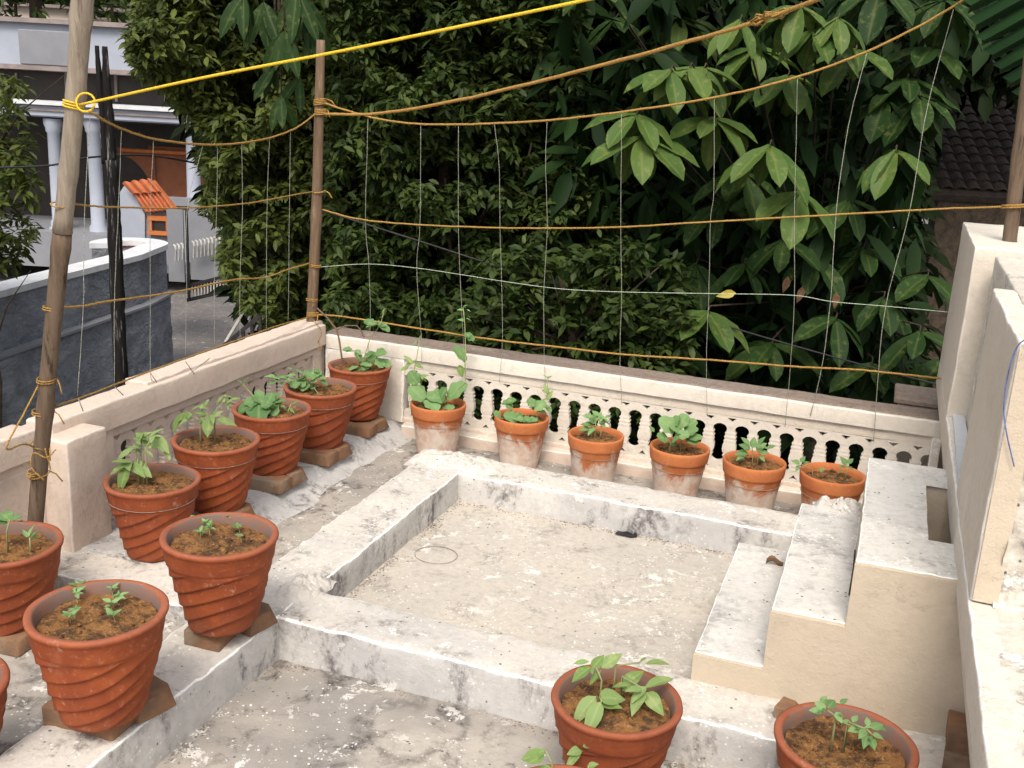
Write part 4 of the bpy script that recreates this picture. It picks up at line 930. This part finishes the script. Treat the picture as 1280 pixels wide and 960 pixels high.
def inpoly(x, y, P):
    ins = np.zeros(len(x), bool); n = len(P)
    for i in range(n):
        x1, y1 = P[i]; x2, y2 = P[(i+1) % n]
        c = ((y1 > y) != (y2 > y)) & (x < (x2-x1)*(y-y1)/((y2-y1) or 1e-9)+x1); ins ^= c
    return ins
RTn, UPn, FWn, AZn = (np.array(v) for v in (RT, UP, FW, AZ))
def crown_points(poly, D, thick, n, seed, front=.45, floor=None, clump=(6, .5)):
    """points filling a crown whose silhouette is poly, its face bulging unevenly at distance D and reaching `thick` metres back"""
    r = np.random.default_rng(seed); xs = [p[0] for p in poly]; ys = [p[1] for p in poly]
    x = r.uniform(min(xs), max(xs), n*3); y = r.uniform(min(ys), max(ys), n*3); k = inpoly(x, y, poly); x, y = x[k][:n], y[k][:n]
    bul = np.array([noise.noise(Vector((a*.011, b_*.014, seed)))+.6*noise.noise(Vector((a*.033, b_*.04, seed+9))) for a, b_ in zip(x, y)])
    d = D-bul*front+thick*r.random(len(x))**1.7
    # leave hollows between clumps
    hol = np.array([noise.noise(Vector((a*.024, b_*.03, seed+4))) for a, b_ in zip(x, y)]); keep = (hol > -.16) | (d > D+.6); x, y, d = x[keep], y[keep], d[keep]
    rr = RTn[None]*((x-640)/FPX)[:, None]-UPn[None]*((y-480)/FPX)[:, None]+FWn[None]
    P = np.array([0,0,CH])+rr*(d/(rr@AZn))[:, None]
    return P[P[:, 2] > -3.1]
def tree(label, poly, D, thick, n, L, wr, mat, seed, trunks, name='leafy_tree', per=7, group=None, front=.45, droop=.3):
    base = atD(trunks[0][0], trunks[0][1], D+thick*.5); base.z = -3.2
    t = thing(name, label, 'tree', tuple(base), group)
    b = MB()
    for (px, py, px2, py2, r0) in trunks:
        a = atD(px, py, D+thick*.5); a.z = -3.25; e = atD(px2, py2, D+thick*.45); m1 = a.lerp(e, .35)+Vector((.08,.05,0)); m2 = a.lerp(e, .7)-Vector((.1,.0,0))
        b.tube([a, m1, m2, e], [r0, r0*.8, r0*.55, r0*.2], 9, jit=.06)
        rr = random.Random(seed)
        for q in range(9):
            s0 = a.lerp(e, rr.uniform(.3,.95)); tx = atD(px2+rr.uniform(-60,120), py2+rr.uniform(-60,330), D+rr.uniform(.1,thick*.7))
            b.tube([s0, s0.lerp(tx,.5)+Vector((0,0,.15)), tx], [r0*.28, r0*.18, r0*.06], 5)
    b.build('trunk', M['bark'], t, smooth=True)
    P = crown_points(poly, D, thick, n, seed, front)
    cloud('crown', t, mat, P, L, wr, seed, droop, per, fine=True)
    return t
TG = 'trees massed behind the balustrade'
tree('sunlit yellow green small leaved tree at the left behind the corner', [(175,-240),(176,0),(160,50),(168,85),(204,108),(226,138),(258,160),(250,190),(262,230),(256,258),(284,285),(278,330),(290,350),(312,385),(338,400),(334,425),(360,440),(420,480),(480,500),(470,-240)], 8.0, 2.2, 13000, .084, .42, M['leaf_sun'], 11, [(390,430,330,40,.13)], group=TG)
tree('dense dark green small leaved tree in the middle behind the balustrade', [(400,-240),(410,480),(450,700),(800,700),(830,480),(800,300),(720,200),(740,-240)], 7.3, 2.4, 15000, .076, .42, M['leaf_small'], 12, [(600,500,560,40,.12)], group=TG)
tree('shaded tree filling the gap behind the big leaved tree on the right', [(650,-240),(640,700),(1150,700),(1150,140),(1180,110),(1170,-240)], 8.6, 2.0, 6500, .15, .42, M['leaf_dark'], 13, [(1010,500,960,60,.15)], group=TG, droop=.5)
# dark leaf backdrop added so that no daylight shows through
t = thing('backdrop_tree', 'very dark backdrop tree mass added behind the others to close every gap', 'tree', tuple(atD(700,400,11.2)))
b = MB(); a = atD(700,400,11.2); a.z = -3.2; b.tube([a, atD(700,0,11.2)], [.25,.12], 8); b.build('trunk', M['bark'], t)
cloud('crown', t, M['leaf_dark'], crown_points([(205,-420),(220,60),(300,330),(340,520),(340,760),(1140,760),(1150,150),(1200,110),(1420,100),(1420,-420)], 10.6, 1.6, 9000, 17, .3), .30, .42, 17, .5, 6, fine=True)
# low shrub with lighter tips
P = crown_points([(600,330),(640,300),(700,320),(790,300),(850,330),(870,400),(850,470),(800,520),(560,520),(560,430)], 6.35, .5, 1000, 21, .2)
t = thing('shrub', 'light tipped shrub in front of the dark trees just beyond the balustrade', 'shrub', tuple(atD(720,480,6.6))); ORG[t] = atD(720,480,6.6)
b = MB(); a = atD(720,480,6.6); a.z = -3.2; b.tube([a, atD(715,420,6.6), atD(700,340,6.6)], [.05,.04,.015], 7)
for q in range(8): b.tube([atD(715,430,6.6), atD(random.uniform(600,840), random.uniform(320,440), 6.4)], [.014,.004], 5)
b.build('trunk', M['bark'], t, smooth=True); cloud('crown', t, M['leaf_small'], P, .085, .42, 21, .1, 7, fine=True)
# left bush before the far house
tree('loose yellow green bush at the left edge before the white house', [(-140,70),(-60,90),(0,98),(18,94),(32,112),(18,128),(36,146),(44,180),(30,205),(46,225),(36,262),(44,290),(20,330),(-10,345),(-140,400)], 10.5, .9, 1300, .115, .36, M['leaf_sun'], 31, [(-30,330,-35,140,.05)], name='bush', per=6)
# big leaved tree
BL = leaf_template('big_leaf', M['leaf_big'], .41, 'obovate', 7, .16, .35)
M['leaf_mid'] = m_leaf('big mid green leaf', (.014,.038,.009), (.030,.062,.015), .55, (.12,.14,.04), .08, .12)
BD = leaf_template('big_shaded_leaf', M['leaf_mid'], .41, 'obovate', 7, .16, .35)  # unlit whorls: shade put into a darker green of the same leaf
OL = leaf_template('old_leaf', M['leaf_old'], .5, 'ovate', 5, .1, .2)
DBT = 6.3
base = atD(1040, 520, 7.2); base.z = -3.2
bt2 = thing('big_leaved_tree', 'tree with large drooping paddle leaves in whorls on the right', 'tree', tuple(base))
bm_ = MB(); crot = atD(1010,400,8.3); bm_.tube([base, base.lerp(crot,.5)+Vector((.1,0,0)), crot], [.13,.11,.08], 9, jit=.05)
ros = [(770,22,1,52,0),(708,24,1,42,0),(850,22,1,55,1),(925,25,0,55,1),(1000,8,0,55,1),(1048,22,0,50,1),(838,88,0,72,1),(880,85,.2,60,1),(795,143,0,62,1),(862,85,0,55,1),(800,172,0,66,1),(893,148,.1,62,1),(1018,36,.1,62,1),(962,182,0,72,1),(945,60,.5,55,1),
       (985,95,.4,60,1),(1070,62,.4,60,1),(1135,98,.5,66,0),(1108,122,.5,60,0),(1165,60,.6,60,0),(1120,188,.3,62,1),(1150,120,.5,60,0),(1000,240,.1,66,1),(930,215,.5,60,0),(900,255,.6,64,0),(1060,250,.6,64,0),(885,390,.1,66,1),(1045,398,.3,60,0),(1150,415,.3,60,0),(1105,372,.4,60,0),
       (980,300,.6,64,0),(1020,320,.6,60,0),(930,330,.6,60,0),(1080,310,.7,60,0),(1160,345,.5,55,0),(965,430,.5,60,0),(1090,455,.5,58,0),(1180,448,.5,55,0),(870,330,.7,60,0),(745,-20,.5,55,0),(1100,-15,.4,60,0),(1180,0,.6,60,0)]
rr = random.Random(5); nleaf = 0
for (px, py, off, L, lit) in ros:
    D = DBT+off*1.2+rr.uniform(-.12,.12); c = atD(px, py, D); Lm = L*D/FPX*1.12
    e = crot+(c-crot)*rr.uniform(.35,.5)+Vector((0,.15,.1)); bm_.tube([crot, e, c+Vector((0,.05,.03)), c], [.012,.009,.006,.004], 5)
    n = 7; a0 = rr.uniform(0, 6.28)
    for k in range(n):
        if nleaf >= 294: break
        # whorl hanging outwards and down, opening to the camera side
        a = a0+2*math.pi*k/n+rr.uniform(-.3,.3); out = AR*math.cos(a)+(-AZ)*(math.sin(a)*.8); dn = rr.uniform(.15,1.0)
        d = (out-Vector((0,0,dn))).normalized(); Lk = Lm*rr.uniform(.75,1.15)
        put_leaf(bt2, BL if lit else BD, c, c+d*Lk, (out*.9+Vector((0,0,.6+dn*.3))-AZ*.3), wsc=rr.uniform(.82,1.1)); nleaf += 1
bm_.build('trunk', M['bark'], bt2, smooth=True)
put_leaf(bt2, OL, atD(920,366,6.2), atD(895,370,6.2), -AZ+Vector((0,0,.4)), 'yellow_leaf')
for (px, py) in ((985,345),(1045,365),(1003,358)):
    put_leaf(bt2, leaf_template('dry_leaf', M['leaf_dry'], .5, 'ovate', 4, .3, .3) if px == 985 else bpy.data.meshes['dry_leaf.001'] if 'dry_leaf.001' in bpy.data.meshes else OL, atD(px, py, 6.7), atD(px+rr.uniform(-8,8), py+22, 6.7), -AZ, 'dry_leaf')
# background whorls, too many to pick apart
pts = []
for i in range(230):
    x, y = rr.uniform(690,1250), rr.uniform(-60,520)
    if x > 1140 and y > 100: continue
    pts.append(tuple(atD(x, y, rr.uniform(7.0,8.2))))
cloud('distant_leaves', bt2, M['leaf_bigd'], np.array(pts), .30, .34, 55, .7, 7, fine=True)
# drooping mango-like sprays at the top left
ML = leaf_template('slender_leaf', M['leaf_mid'], .26, 'lance', 6, .2, .3)
base = atD(340,60,7.4); base.z = 3.6
t = thing('hanging_branch', 'branch of long drooping leaves hanging in at the top left centre', 'branch', tuple(base)); b = MB(); rr = random.Random(8)
for (px, py, L, n) in ((372,-12,60,6),(330,2,62,6),(388,8,58,5),(305,-8,60,5),(356,38,60,6),(375,95,52,5),(345,82,46,4),(352,118,44,3),(395,30,50,4)):
    D = 6.9+rr.uniform(-.1,.25); c = atD(px, py, D); b.tube([base, base.lerp(c,.6)+Vector((0,0,.1)), c], [.02,.012,.005], 5)
    for k in range(n):
        a = rr.uniform(0,6.28); out = AR*math.cos(a)*.6-AZ*math.sin(a)*.5; d = (out-Vector((0,0,rr.uniform(.7,1.4)))).normalized(); put_leaf(t, ML, c, c+d*L*D/FPX*rr.uniform(.8,1.1), out*.4-AZ+Vector((0,0,.4)), wsc=rr.uniform(.9,1.2))
b.build('twigs', M['bark'], t, smooth=True)
# banana leaf top right
t = thing('broad_leaved_plant', 'dark ribbed palm like leaf drooping in at the top right corner', 'plant', tuple(atD(1300,60,4.6)))
edge_ = [(1196,-40),(1206,-5),(1215,20),(1222,42),(1232,60),(1243,78),(1256,95),(1268,112),(1276,130),(1290,150)]
for i in range(len(edge_)-1):
    (xa, ya), (xb, yb) = edge_[i], edge_[i+1]
    a, b2 = atD(xa, ya, 4.3), atD(xb, yb, 4.3); a3, b3 = atD(xa+170, ya-95, 4.55), atD(xb+170, yb-95, 4.55); V, F = [], []
    for k in range(9):
        u = k/8; p0, p1 = a.lerp(a3, u), b2.lerp(b3, u); wv = .72+.32*min(1, u*5) if i % 2 else .85+.19*min(1, u*3)
        m_ = p0.lerp(p1, .5); V += [m_.lerp(p0, wv*.97)+AZ*.035, m_-AZ*.02, m_.lerp(p1, wv*.97)+AZ*.035]
    for k in range(8): F += [(3*k, 3*k+1, 3*k+4, 3*k+3), (3*k+1, 3*k+2, 3*k+5, 3*k+4)]
    b = MB(); b.add(V, F); b.build('leaflet', M['banana'], t, smooth=False)
b = MB(); b.tube([atD(1366,-135,4.56), atD(1400,-60,4.58), atD(1450,40,4.6)], [.012,.016,.02], 6); b.build('midrib', M['stem'], t, smooth=True)
b = MB(); a = atD(1460,200,4.7); a.z = -3.2; b.tube([a, a+Vector((0,0,3.5)), atD(1450,40,4.6)], [.12,.1,.02], 10); b.build('stalk', M['stem'], t, smooth=True)

# ------------------------------------------------------------------ dark tiled roof at the upper right
o0 = atD(1168,215,12.0); t = thing('tiled_roof', 'dark mossy tiled roof of a neighbouring shed seen under the trees at the right', 'roof', tuple(o0))
b = MB(); ry = AR; up_ = (Vector((0,0,1))*.55+AZ*.83).normalized(); nrm = ry.cross(up_)*-1
if nrm.z < 0: nrm = -nrm
for r_ in range(16):
    for c_ in range(26):
        p = o0+ry*(c_*.15)+up_*((r_-2)*.16); V = []
        for k in range(5):
            s_ = k/4; zz = .035*math.sin(math.pi*s_)+.004; V += [p+ry*(s_*.145)+nrm*(zz+.018), p+ry*(s_*.145)+up_*.18+nrm*zz]
        b.add(V, [(2*k, 2*k+2, 2*k+3, 2*k+1) for k in range(4)])
o = b.build('roof_tiles', M['dark_tile'], t); o['kind'] = 'stuff'
b = MB(); q = [o0-ry*.1-up_*.4, o0+ry*4.1-up_*.4, o0+ry*4.1+up_*2.4, o0-ry*.1+up_*2.4]; b.hexa(q, -nrm*.08); b.build('roof_deck', M['dark_tile'], t)
q0 = o0-up_*.3; b = MB(); b.hexa([q0, q0+ry*4, Vector((*(q0+ry*4).xy, -3.2)), Vector((*q0.xy, -3.2))], AZ*.2); b.build('wall', M['bark'], t)

# ------------------------------------------------------------------ street, far house
b = MB(); b.box(-300, 300, -100, 500, -3.4, -3.2); tag(b.build('ground', M['street']), kind='structure')
def fbox(name, mat, parent, px0, py0, px1, py1, D, th, bevel=0):
    """upright box whose front face spans the two picture corners at distance D"""
    xm = (px0+px1)/2 if px1-px0 < 150 else 90
    a, c = atD(px0, py0, D), atD(px1, py1, D); ux = (c-a).dot(AR); zt, zb = atD(xm, py0, D).z, atD(xm, py1, D).z; a.z = zt
    p = a+AR*0; b = MB(); P0 = Vector((a.x, a.y, zb)); b.hexa([P0, P0+AR*ux, P0+AR*ux+Vector((0,0,zt-zb)), P0+Vector((0,0,zt-zb))], AZ*th)
    return b.build(name, mat, parent, bevel=bevel)
HD = 24.0
hp = atD(100,260,HD); hp.z = -3.2
h = thing('white_house', 'pale two storey house with white columned porch at the upper left', 'house', tuple(hp))
fbox('upper_parapet', M['house_white'], h, -260, 30, 330, 84, HD-.3, .3)
fbox('parapet_panel', M['house_grey'], h, 22, 38, 96, 82, HD-.42, .12, .02)
fbox('coping', M['house_trim'], h, -262, 25, 332, 31, HD-.45, .5); fbox('lower_coping', M['house_trim'], h, -262, 84, 332, 90, HD-.4, .5)
fbox('upper_wall', M['house_dark'], h, -250, 91, 320, 127, HD+.35, .25)
for k in range(9): fbox('window_mullion', M['house_trim'], h, -230+k*62, 91, -225+k*62, 127, HD+.3, .05)
fbox('porch_beam', M['house_white'], h, -262, 133, 332, 148, HD-.2, .5, .03); fbox('porch_moulding', M['white_cap'], h, -264, 128, 334, 133, HD-.32, .6); fbox('beam_band', M['house_trim'], h, -262, 138, 332, 140.5, HD-.24, .05)
fbox('porch_back_wall', M['house_dark'], h, -260, 148, 330, 330, HD+2.2, .3)
fbox('porch_floor', M['house_grey'], h, -260, 292, 330, 335, HD-.5, 3.0)
fbox('porch_ceiling', M['house_dark'], h, -262, 148, 332, 150, HD+.2, 2.5)
def column(px, w_, top, bot, D):
    c = atD(px, top, D); z1 = c.z; z0 = atD(px, bot, D).z; r = w_*D/FPX/2; b = MB()
    b.lathe([(r*1.5, z0-c.z*0), (r*1.5, z0+.12), (r*1.25, z0+.14), (r*1.25, z0+.25), (r, z0+.3), (r*.94, z1-.32), (r*1.15, z1-.28), (r*1.15, z1-.22), (r*1.4, z1-.12), (r*1.4, z1)], 20, (c.x, c.y, 0))
    b.build('column', M['house_white'], h, smooth=False).data.shade_smooth()
for px, w_, bot in ((-60,15,290),(66,16,290),(116,17,296),(240,17,262)): column(px, w_, 148, bot, HD+.1)
# brick red arch wall at the back right of the porch
V = [];
fbox('arch_wall', M['brown_wall'], h, 185, 186, 330, 262, HD+1.6, .3)
b = MB(); zt = atD(150,184,HD+1.55); V, F = [], []
n = 14; a0 = atD(150,262,HD+1.55); a1 = atD(196,262,HD+1.55); ht = atD(150,184,HD+1.55).z; wv = (a1-a0)
for k in range(n+1):
    u = k/n; p = a0+wv*u*1.0; zarc = a0.z+(ht-a0.z)*(.88*math.sqrt(max(0, 1-(u)**2))); V += [Vector((p.x, p.y, zarc)), Vector((p.x, p.y, ht))]
for k in range(n): F += [(2*k, 2*k+2, 2*k+3, 2*k+1)]
b.add(V, F); b.build('arch', M['brown_wall'], h)
fbox('porch_light_band', M['orange_paint'], h, 150, 182, 330, 186, HD+1.45, .2)
fbox('garage_wall', M['house_grey'], h, 196, 250, 345, 330, HD-.9, .2)
# far pale terrace wall, pillars, trees behind
t = thing('far_terrace', 'pale beige terrace wall behind the pale house at the top left', 'building', tuple(atD(60,30,HD+9)))
fbox('wall', M['far_wall'], t, -300, 10, 110, 60, HD+9, .4); fbox('wall', M['far_wall'], t, 110, 20, 330, 60, HD+9.5, .4); fbox('coping', M['house_trim'], t, -300, 7, 330, 11, HD+8.8, .5)
for (px, w_, lb) in ((46,15,'thick brown trunk standing behind the parapet of the pale house'), (21,4,'thin dark trunk behind the parapet at the top left'), (141,4,'thin dark trunk between the bamboo and the hedge at the top')):
    b = MB(); a = atD(px, 40, HD+4); z0 = a.z; r = w_*(HD+4)/FPX/2; base = Vector((a.x, a.y, -3.2)); tt = thing('tree', lb, 'tree', tuple(base)); b.tube([base, a, atD(px-2,-60,HD+4)+Vector((0,0,1.5))], [r*1.2,r,r*.8], 10, jit=.05); b.build('trunk', M['bark'], tt, smooth=True)
    tp = atD(px,-95,HD+4); P = np.array(tp)+rng.normal(0,1,(260,3))*np.array([1.3,1.3,.9]); cloud('crown', tt, M['leaf_small'], P, .35, .4, px+60, .3, 6)
tree('dark tree crowns beyond the pale house at the top left edge', [(-200,-160),(-200,18),(60,10),(90,-3),(165,28),(260,30),(260,-160)], HD+12, 3, 2200, .5, .45, M['leaf_small'], 41, [(10,60,10,-20,.2)], name='far_tree', per=6)
# blue grey boundary wall with white cap and rounded end
ZC = -.95
cap = [(-420,452),(-200,410),(-60,378),(0,363),(68,345),(135,328),(175,318),(205,306)]
cp_ = [atZ(px, py, ZC) for px, py in cap]
w0 = thing('boundary_wall', 'rough blue grey compound wall with a white cap curving round at its far end', 'wall', tuple(Vector((cp_[4].x, cp_[4].y, -3.2))))
# add rounded far end: arc curling back to the left
endp = [atZ(px, py, ZC) for px, py in ((205,306),(208,302),(203,298),(188,296),(176,297.5))]
line = cp_+endp[1:]
th = .30
def offs(L, d):
    out = []
    for i, p in enumerate(L):
        t_ = (L[min(i+1, len(L)-1)]-L[max(i-1, 0)]); t_.z = 0; t_.normalize(); out.append(p+Vector((-t_.y, t_.x, 0))*d)
    return out
inner = offs(cp_, th)
# dense resample
def rs(L, m=6):
    Q = []
    for i in range(len(L)-1):
        for k in range(m): Q.append(L[i].lerp(L[i+1], k/m))
    return Q+[L[-1]]
O_, I_ = rs(cp_), rs(inner)
def prism(O, I, z0, z1, mat, name, par):
    b = MB(); n = len(O); V = []
    for o_, i_ in zip(O, I): V += [Vector((o_.x, o_.y, z0)), Vector((o_.x, o_.y, z1)), Vector((i_.x, i_.y, z1)), Vector((i_.x, i_.y, z0))]
    F = []
    for k in range(n-1):
        for j in range(4): F.append((4*k+j, 4*k+(j+1) % 4, 4*k+4+(j+1) % 4, 4*k+4+j))
    F += [(0,1,2,3), (4*n-4, 4*n-3, 4*n-2, 4*n-1)]
    b.add(V, F); return b.build(name, mat, par)
prism(O_, I_, -3.2, ZC-.08, M['stucco'], 'wall_body', w0)
prism(offs(O_, -.03), offs(I_, .03), ZC-.08, ZC, M['white_cap'], 'cap', w0)
# lower rough course standing proud: relief grid
ridge = rs([atX(0,0,-1)*0+p for p in cp_], 20); low = offs(ridge, -.09); V, F = [], []; nz = 26
n = len(low)
for i, p in enumerate(low):
    for j in range(nz+1):
        z = -3.2+(ZC-.75+3.2)*j/nz + .03*math.sin(i*.23); q = Vector((p.x, p.y, z)); dlt = .05*noise.noise(q*2.2)+.03*noise.noise(q*6)
        nn = (low[min(i+1,n-1)]-low[max(i-1,0)]).normalized(); s_ = Vector((nn.y, -nn.x, 0)); V.append(q+s_*(dlt if j < nz else -.06))
for i in range(n-1):
    for j in range(nz): a = i*(nz+1)+j; F.append((a, a+1, a+nz+2, a+nz+1))
b = MB(); b.add(V, F); b.build('rough_lower_course', M['stucco'], w0, smooth=True)
sill_o, sill_i = offs(ridge, -.14), offs(ridge, .02)
prism(sill_o, sill_i, ZC-.77, ZC-.735, M['house_grey'], 'string_course', w0)
# rounded far end: half cylinder
e0 = cp_[-1]; rad = .55; ctr = e0+(inner[-1]-e0).normalized()*rad; n = 18
ang0 = math.atan2(e0.y-ctr.y, e0.x-ctr.x)
for z0, z1, ro, ri, mt, nm in ((-3.2, ZC-.08, rad, rad-.28, M['stucco'], 'rounded_end'), (ZC-.08, ZC, rad+.03, rad-.31, M['white_cap'], 'rounded_cap')):
    O2 = [ctr+Vector((math.cos(ang0+k*math.pi*1.15/n), math.sin(ang0+k*math.pi*1.15/n), 0))*ro for k in range(n+1)]; I2 = [ctr+Vector((math.cos(ang0+k*math.pi*1.15/n), math.sin(ang0+k*math.pi*1.15/n), 0))*ri for k in range(n+1)]
    prism(O2, I2, z0, z1, mt, nm, w0)
b = MB(); b.lathe([(.001, 0), (rad-.32, 0)], 18, (ctr.x, ctr.y, ZC-.25)); b.build('planter_floor', M['orange_paint'], w0)
# gate pillar with letter niche and tiled roof
PD = 18.5
pp = atD(175,300,PD); pp.z = -3.2
g = thing('tiled_gate_pillar', 'pale stone gate pillar with a small orange tiled roof and a letter niche', 'gate pillar', tuple(pp))
def pq(L, D): return [atD(px, py, D) for px, py in L]
side = [(150,330),(150,240),(156,231),(164,236),(181,268),(181,330)]
P = pq(side, PD); b = MB(); n = len(P); d = AR*.05+AZ*.9
b.add(P+[p+d for p in P], [tuple(range(n)), tuple(range(n, 2*n))[::-1]]+[(i, (i+1) % n, (i+1) % n+n, i+n) for i in range(n)]); b.build('side_wall', M['house_white'], g)
fbox('front_wall', M['house_grey'], g, 180, 262, 214, 330, PD+.05, .7); fbox('niche', M['house_dark'], g, 190, 274, 208, 291, PD-.02, .06)
for q in ((184,270,212,276),(184,289,212,294),(186,276,190,289),(207,276,211,289)): fbox('niche_frame', M['orange_paint'], g, *q, PD-.06, .1)
A0, A1, A2 = atD(154,231,PD-.1), atD(167,243,PD-.1), atD(182,266,PD-.1); B0_, B1_, B2_ = atD(190,226,PD-.1), atD(203,240,PD-.1), atD(219,262,PD-.1)
nt_ = 7
for k in range(nt_):
    u0, u1 = k/nt_, (k+1)/nt_
    for (Pa, Pb, Qa, Qb, lift) in ((A1, B1_, A2, B2_, 0), (A0, B0_, A1, B1_, .04)):
        if lift and k % 2: continue
        uu1 = u1 if not lift else min(1, u0+2/nt_)
        a_, b_ = Pa.lerp(Pb, u0), Pa.lerp(Pb, uu1); c_, d_ = Qa.lerp(Qb, u0), Qa.lerp(Qb, uu1); b = MB(); V = []
        for j in range(6):
            s_ = j/5; hgt = (.045 if not lift else .06)*math.sin(math.pi*s_)+lift; V += [a_.lerp(b_, s_)-AZ*hgt+Vector((0,0,hgt*.6)), c_.lerp(d_, s_)-AZ*hgt+Vector((0,0,hgt*.6))-(Vector((0,0,.03)) if lift else Vector((0,0,0)))]
        m_ = len(V); V += [v+AZ*.05-Vector((0,0,.02)) for v in V]
        F = [(2*j, 2*j+2, 2*j+3, 2*j+1) for j in range(5)]+[(m_+2*j, m_+2*j+1, m_+2*j+3, m_+2*j+2) for j in range(5)]+[(2*j+1, 2*j+3, m_+2*j+3, m_+2*j+1) for j in range(5)]+[(2*j, m_+2*j, m_+2*j+2, 2*j+2) for j in range(5)]
        b.add(V, F); b.build('roof_tile', M['tile'], g)
b = MB(); b.hexa([A0+AZ*.1, B0_+AZ*.1, B2_+AZ*.1, A2+AZ*.1], AZ*.06); b.build('roof_deck', M['orange_paint'], g)
fbox('tile_bracket', M['black'], g, 205, 258, 236, 262, PD+.1, .1)
# black gate post, sliding gate with white curved bars
gt = thing('metal_gate', 'black framed driveway gate with pale curved bars beside the hedge', 'gate', tuple(Vector((*atD(234,370,17.5).xy, -3.2))))
fbox('post', M['black'], gt, 231, 258, 236.5, 376, 17.5, .08)
fbox('panel', M['house_grey'], gt, 236, 262, 340, 352, 18.2, .05); fbox('panel', M['house_grey'], gt, 208, 262, 231, 352, 18.3, .05)
for k in range(22):
    px = 217+k*4.6
    if 229 < px < 236: continue
    y0 = 306-k*.9; y1 = 326-k*.75
    b = MB(); b.tube([atD(px, y0, 18.05), atD(px+2.0, y0+1, 18.0), atD(px+2.8, y0+6, 17.98), atD(px+2.6, (y0+y1)/2+3, 18.02), atD(px+2.2, y1, 18.05)], .016, 4); b.build('bar', M['white_metal'], gt)
for k in range(12):
    b = MB(); px = 240+k*3.9; b.bar(atD(px, 357-k*1.2, 17.6), atD(px+.4, 374-k*1.2, 17.6), .02); b.build('bar', M['white_metal'], gt)
b = MB(); b.bar(atD(234,375,17.6), atD(290,362,17.6), .06, .06); b.bar(atD(236,357,17.6), atD(290,343,17.6), .05, .05); b.build('frame', M['black'], gt)
# near black railing with a white rod beyond the left parapet
rl = thing('iron_railing', 'black iron railing sloping up beyond the left parapet', 'railing', tuple(Vector((*atD(300,440,7.2).xy, -3.2))))
b = MB(); b.bar(atD(262,448,7.2), atD(325,394,7.2), .03, .03); b.build('rail', M['black'], rl)
for i, (px, py) in enumerate(((283,430),(293,421),(304,412),(315,403),(325,396))):
    b = MB(); b.bar(atD(px, py, 7.2), atD(px+2, py+70, 7.2), .022); b.build('baluster', M['black'], rl)
b = MB(); b.bar(atD(282,427,8.4), atD(308,384,8.4), .035, .02); tag(b.build('white_rod', M['white_metal'], loc=tuple(atD(282,427,8.4))), 'white painted rod leaning on the black railing beyond the left parapet', 'rod')
b = MB(); b.tube([atD(316,382,8.4), atD(314,388,8.4), atD(313,394,8.4), atD(311,400,8.4)], .012, 5); tag(b.build('white_hook', M['white_metal'], loc=tuple(atD(316,382,8.4))), 'short curved white hook above the black railing', 'hook')
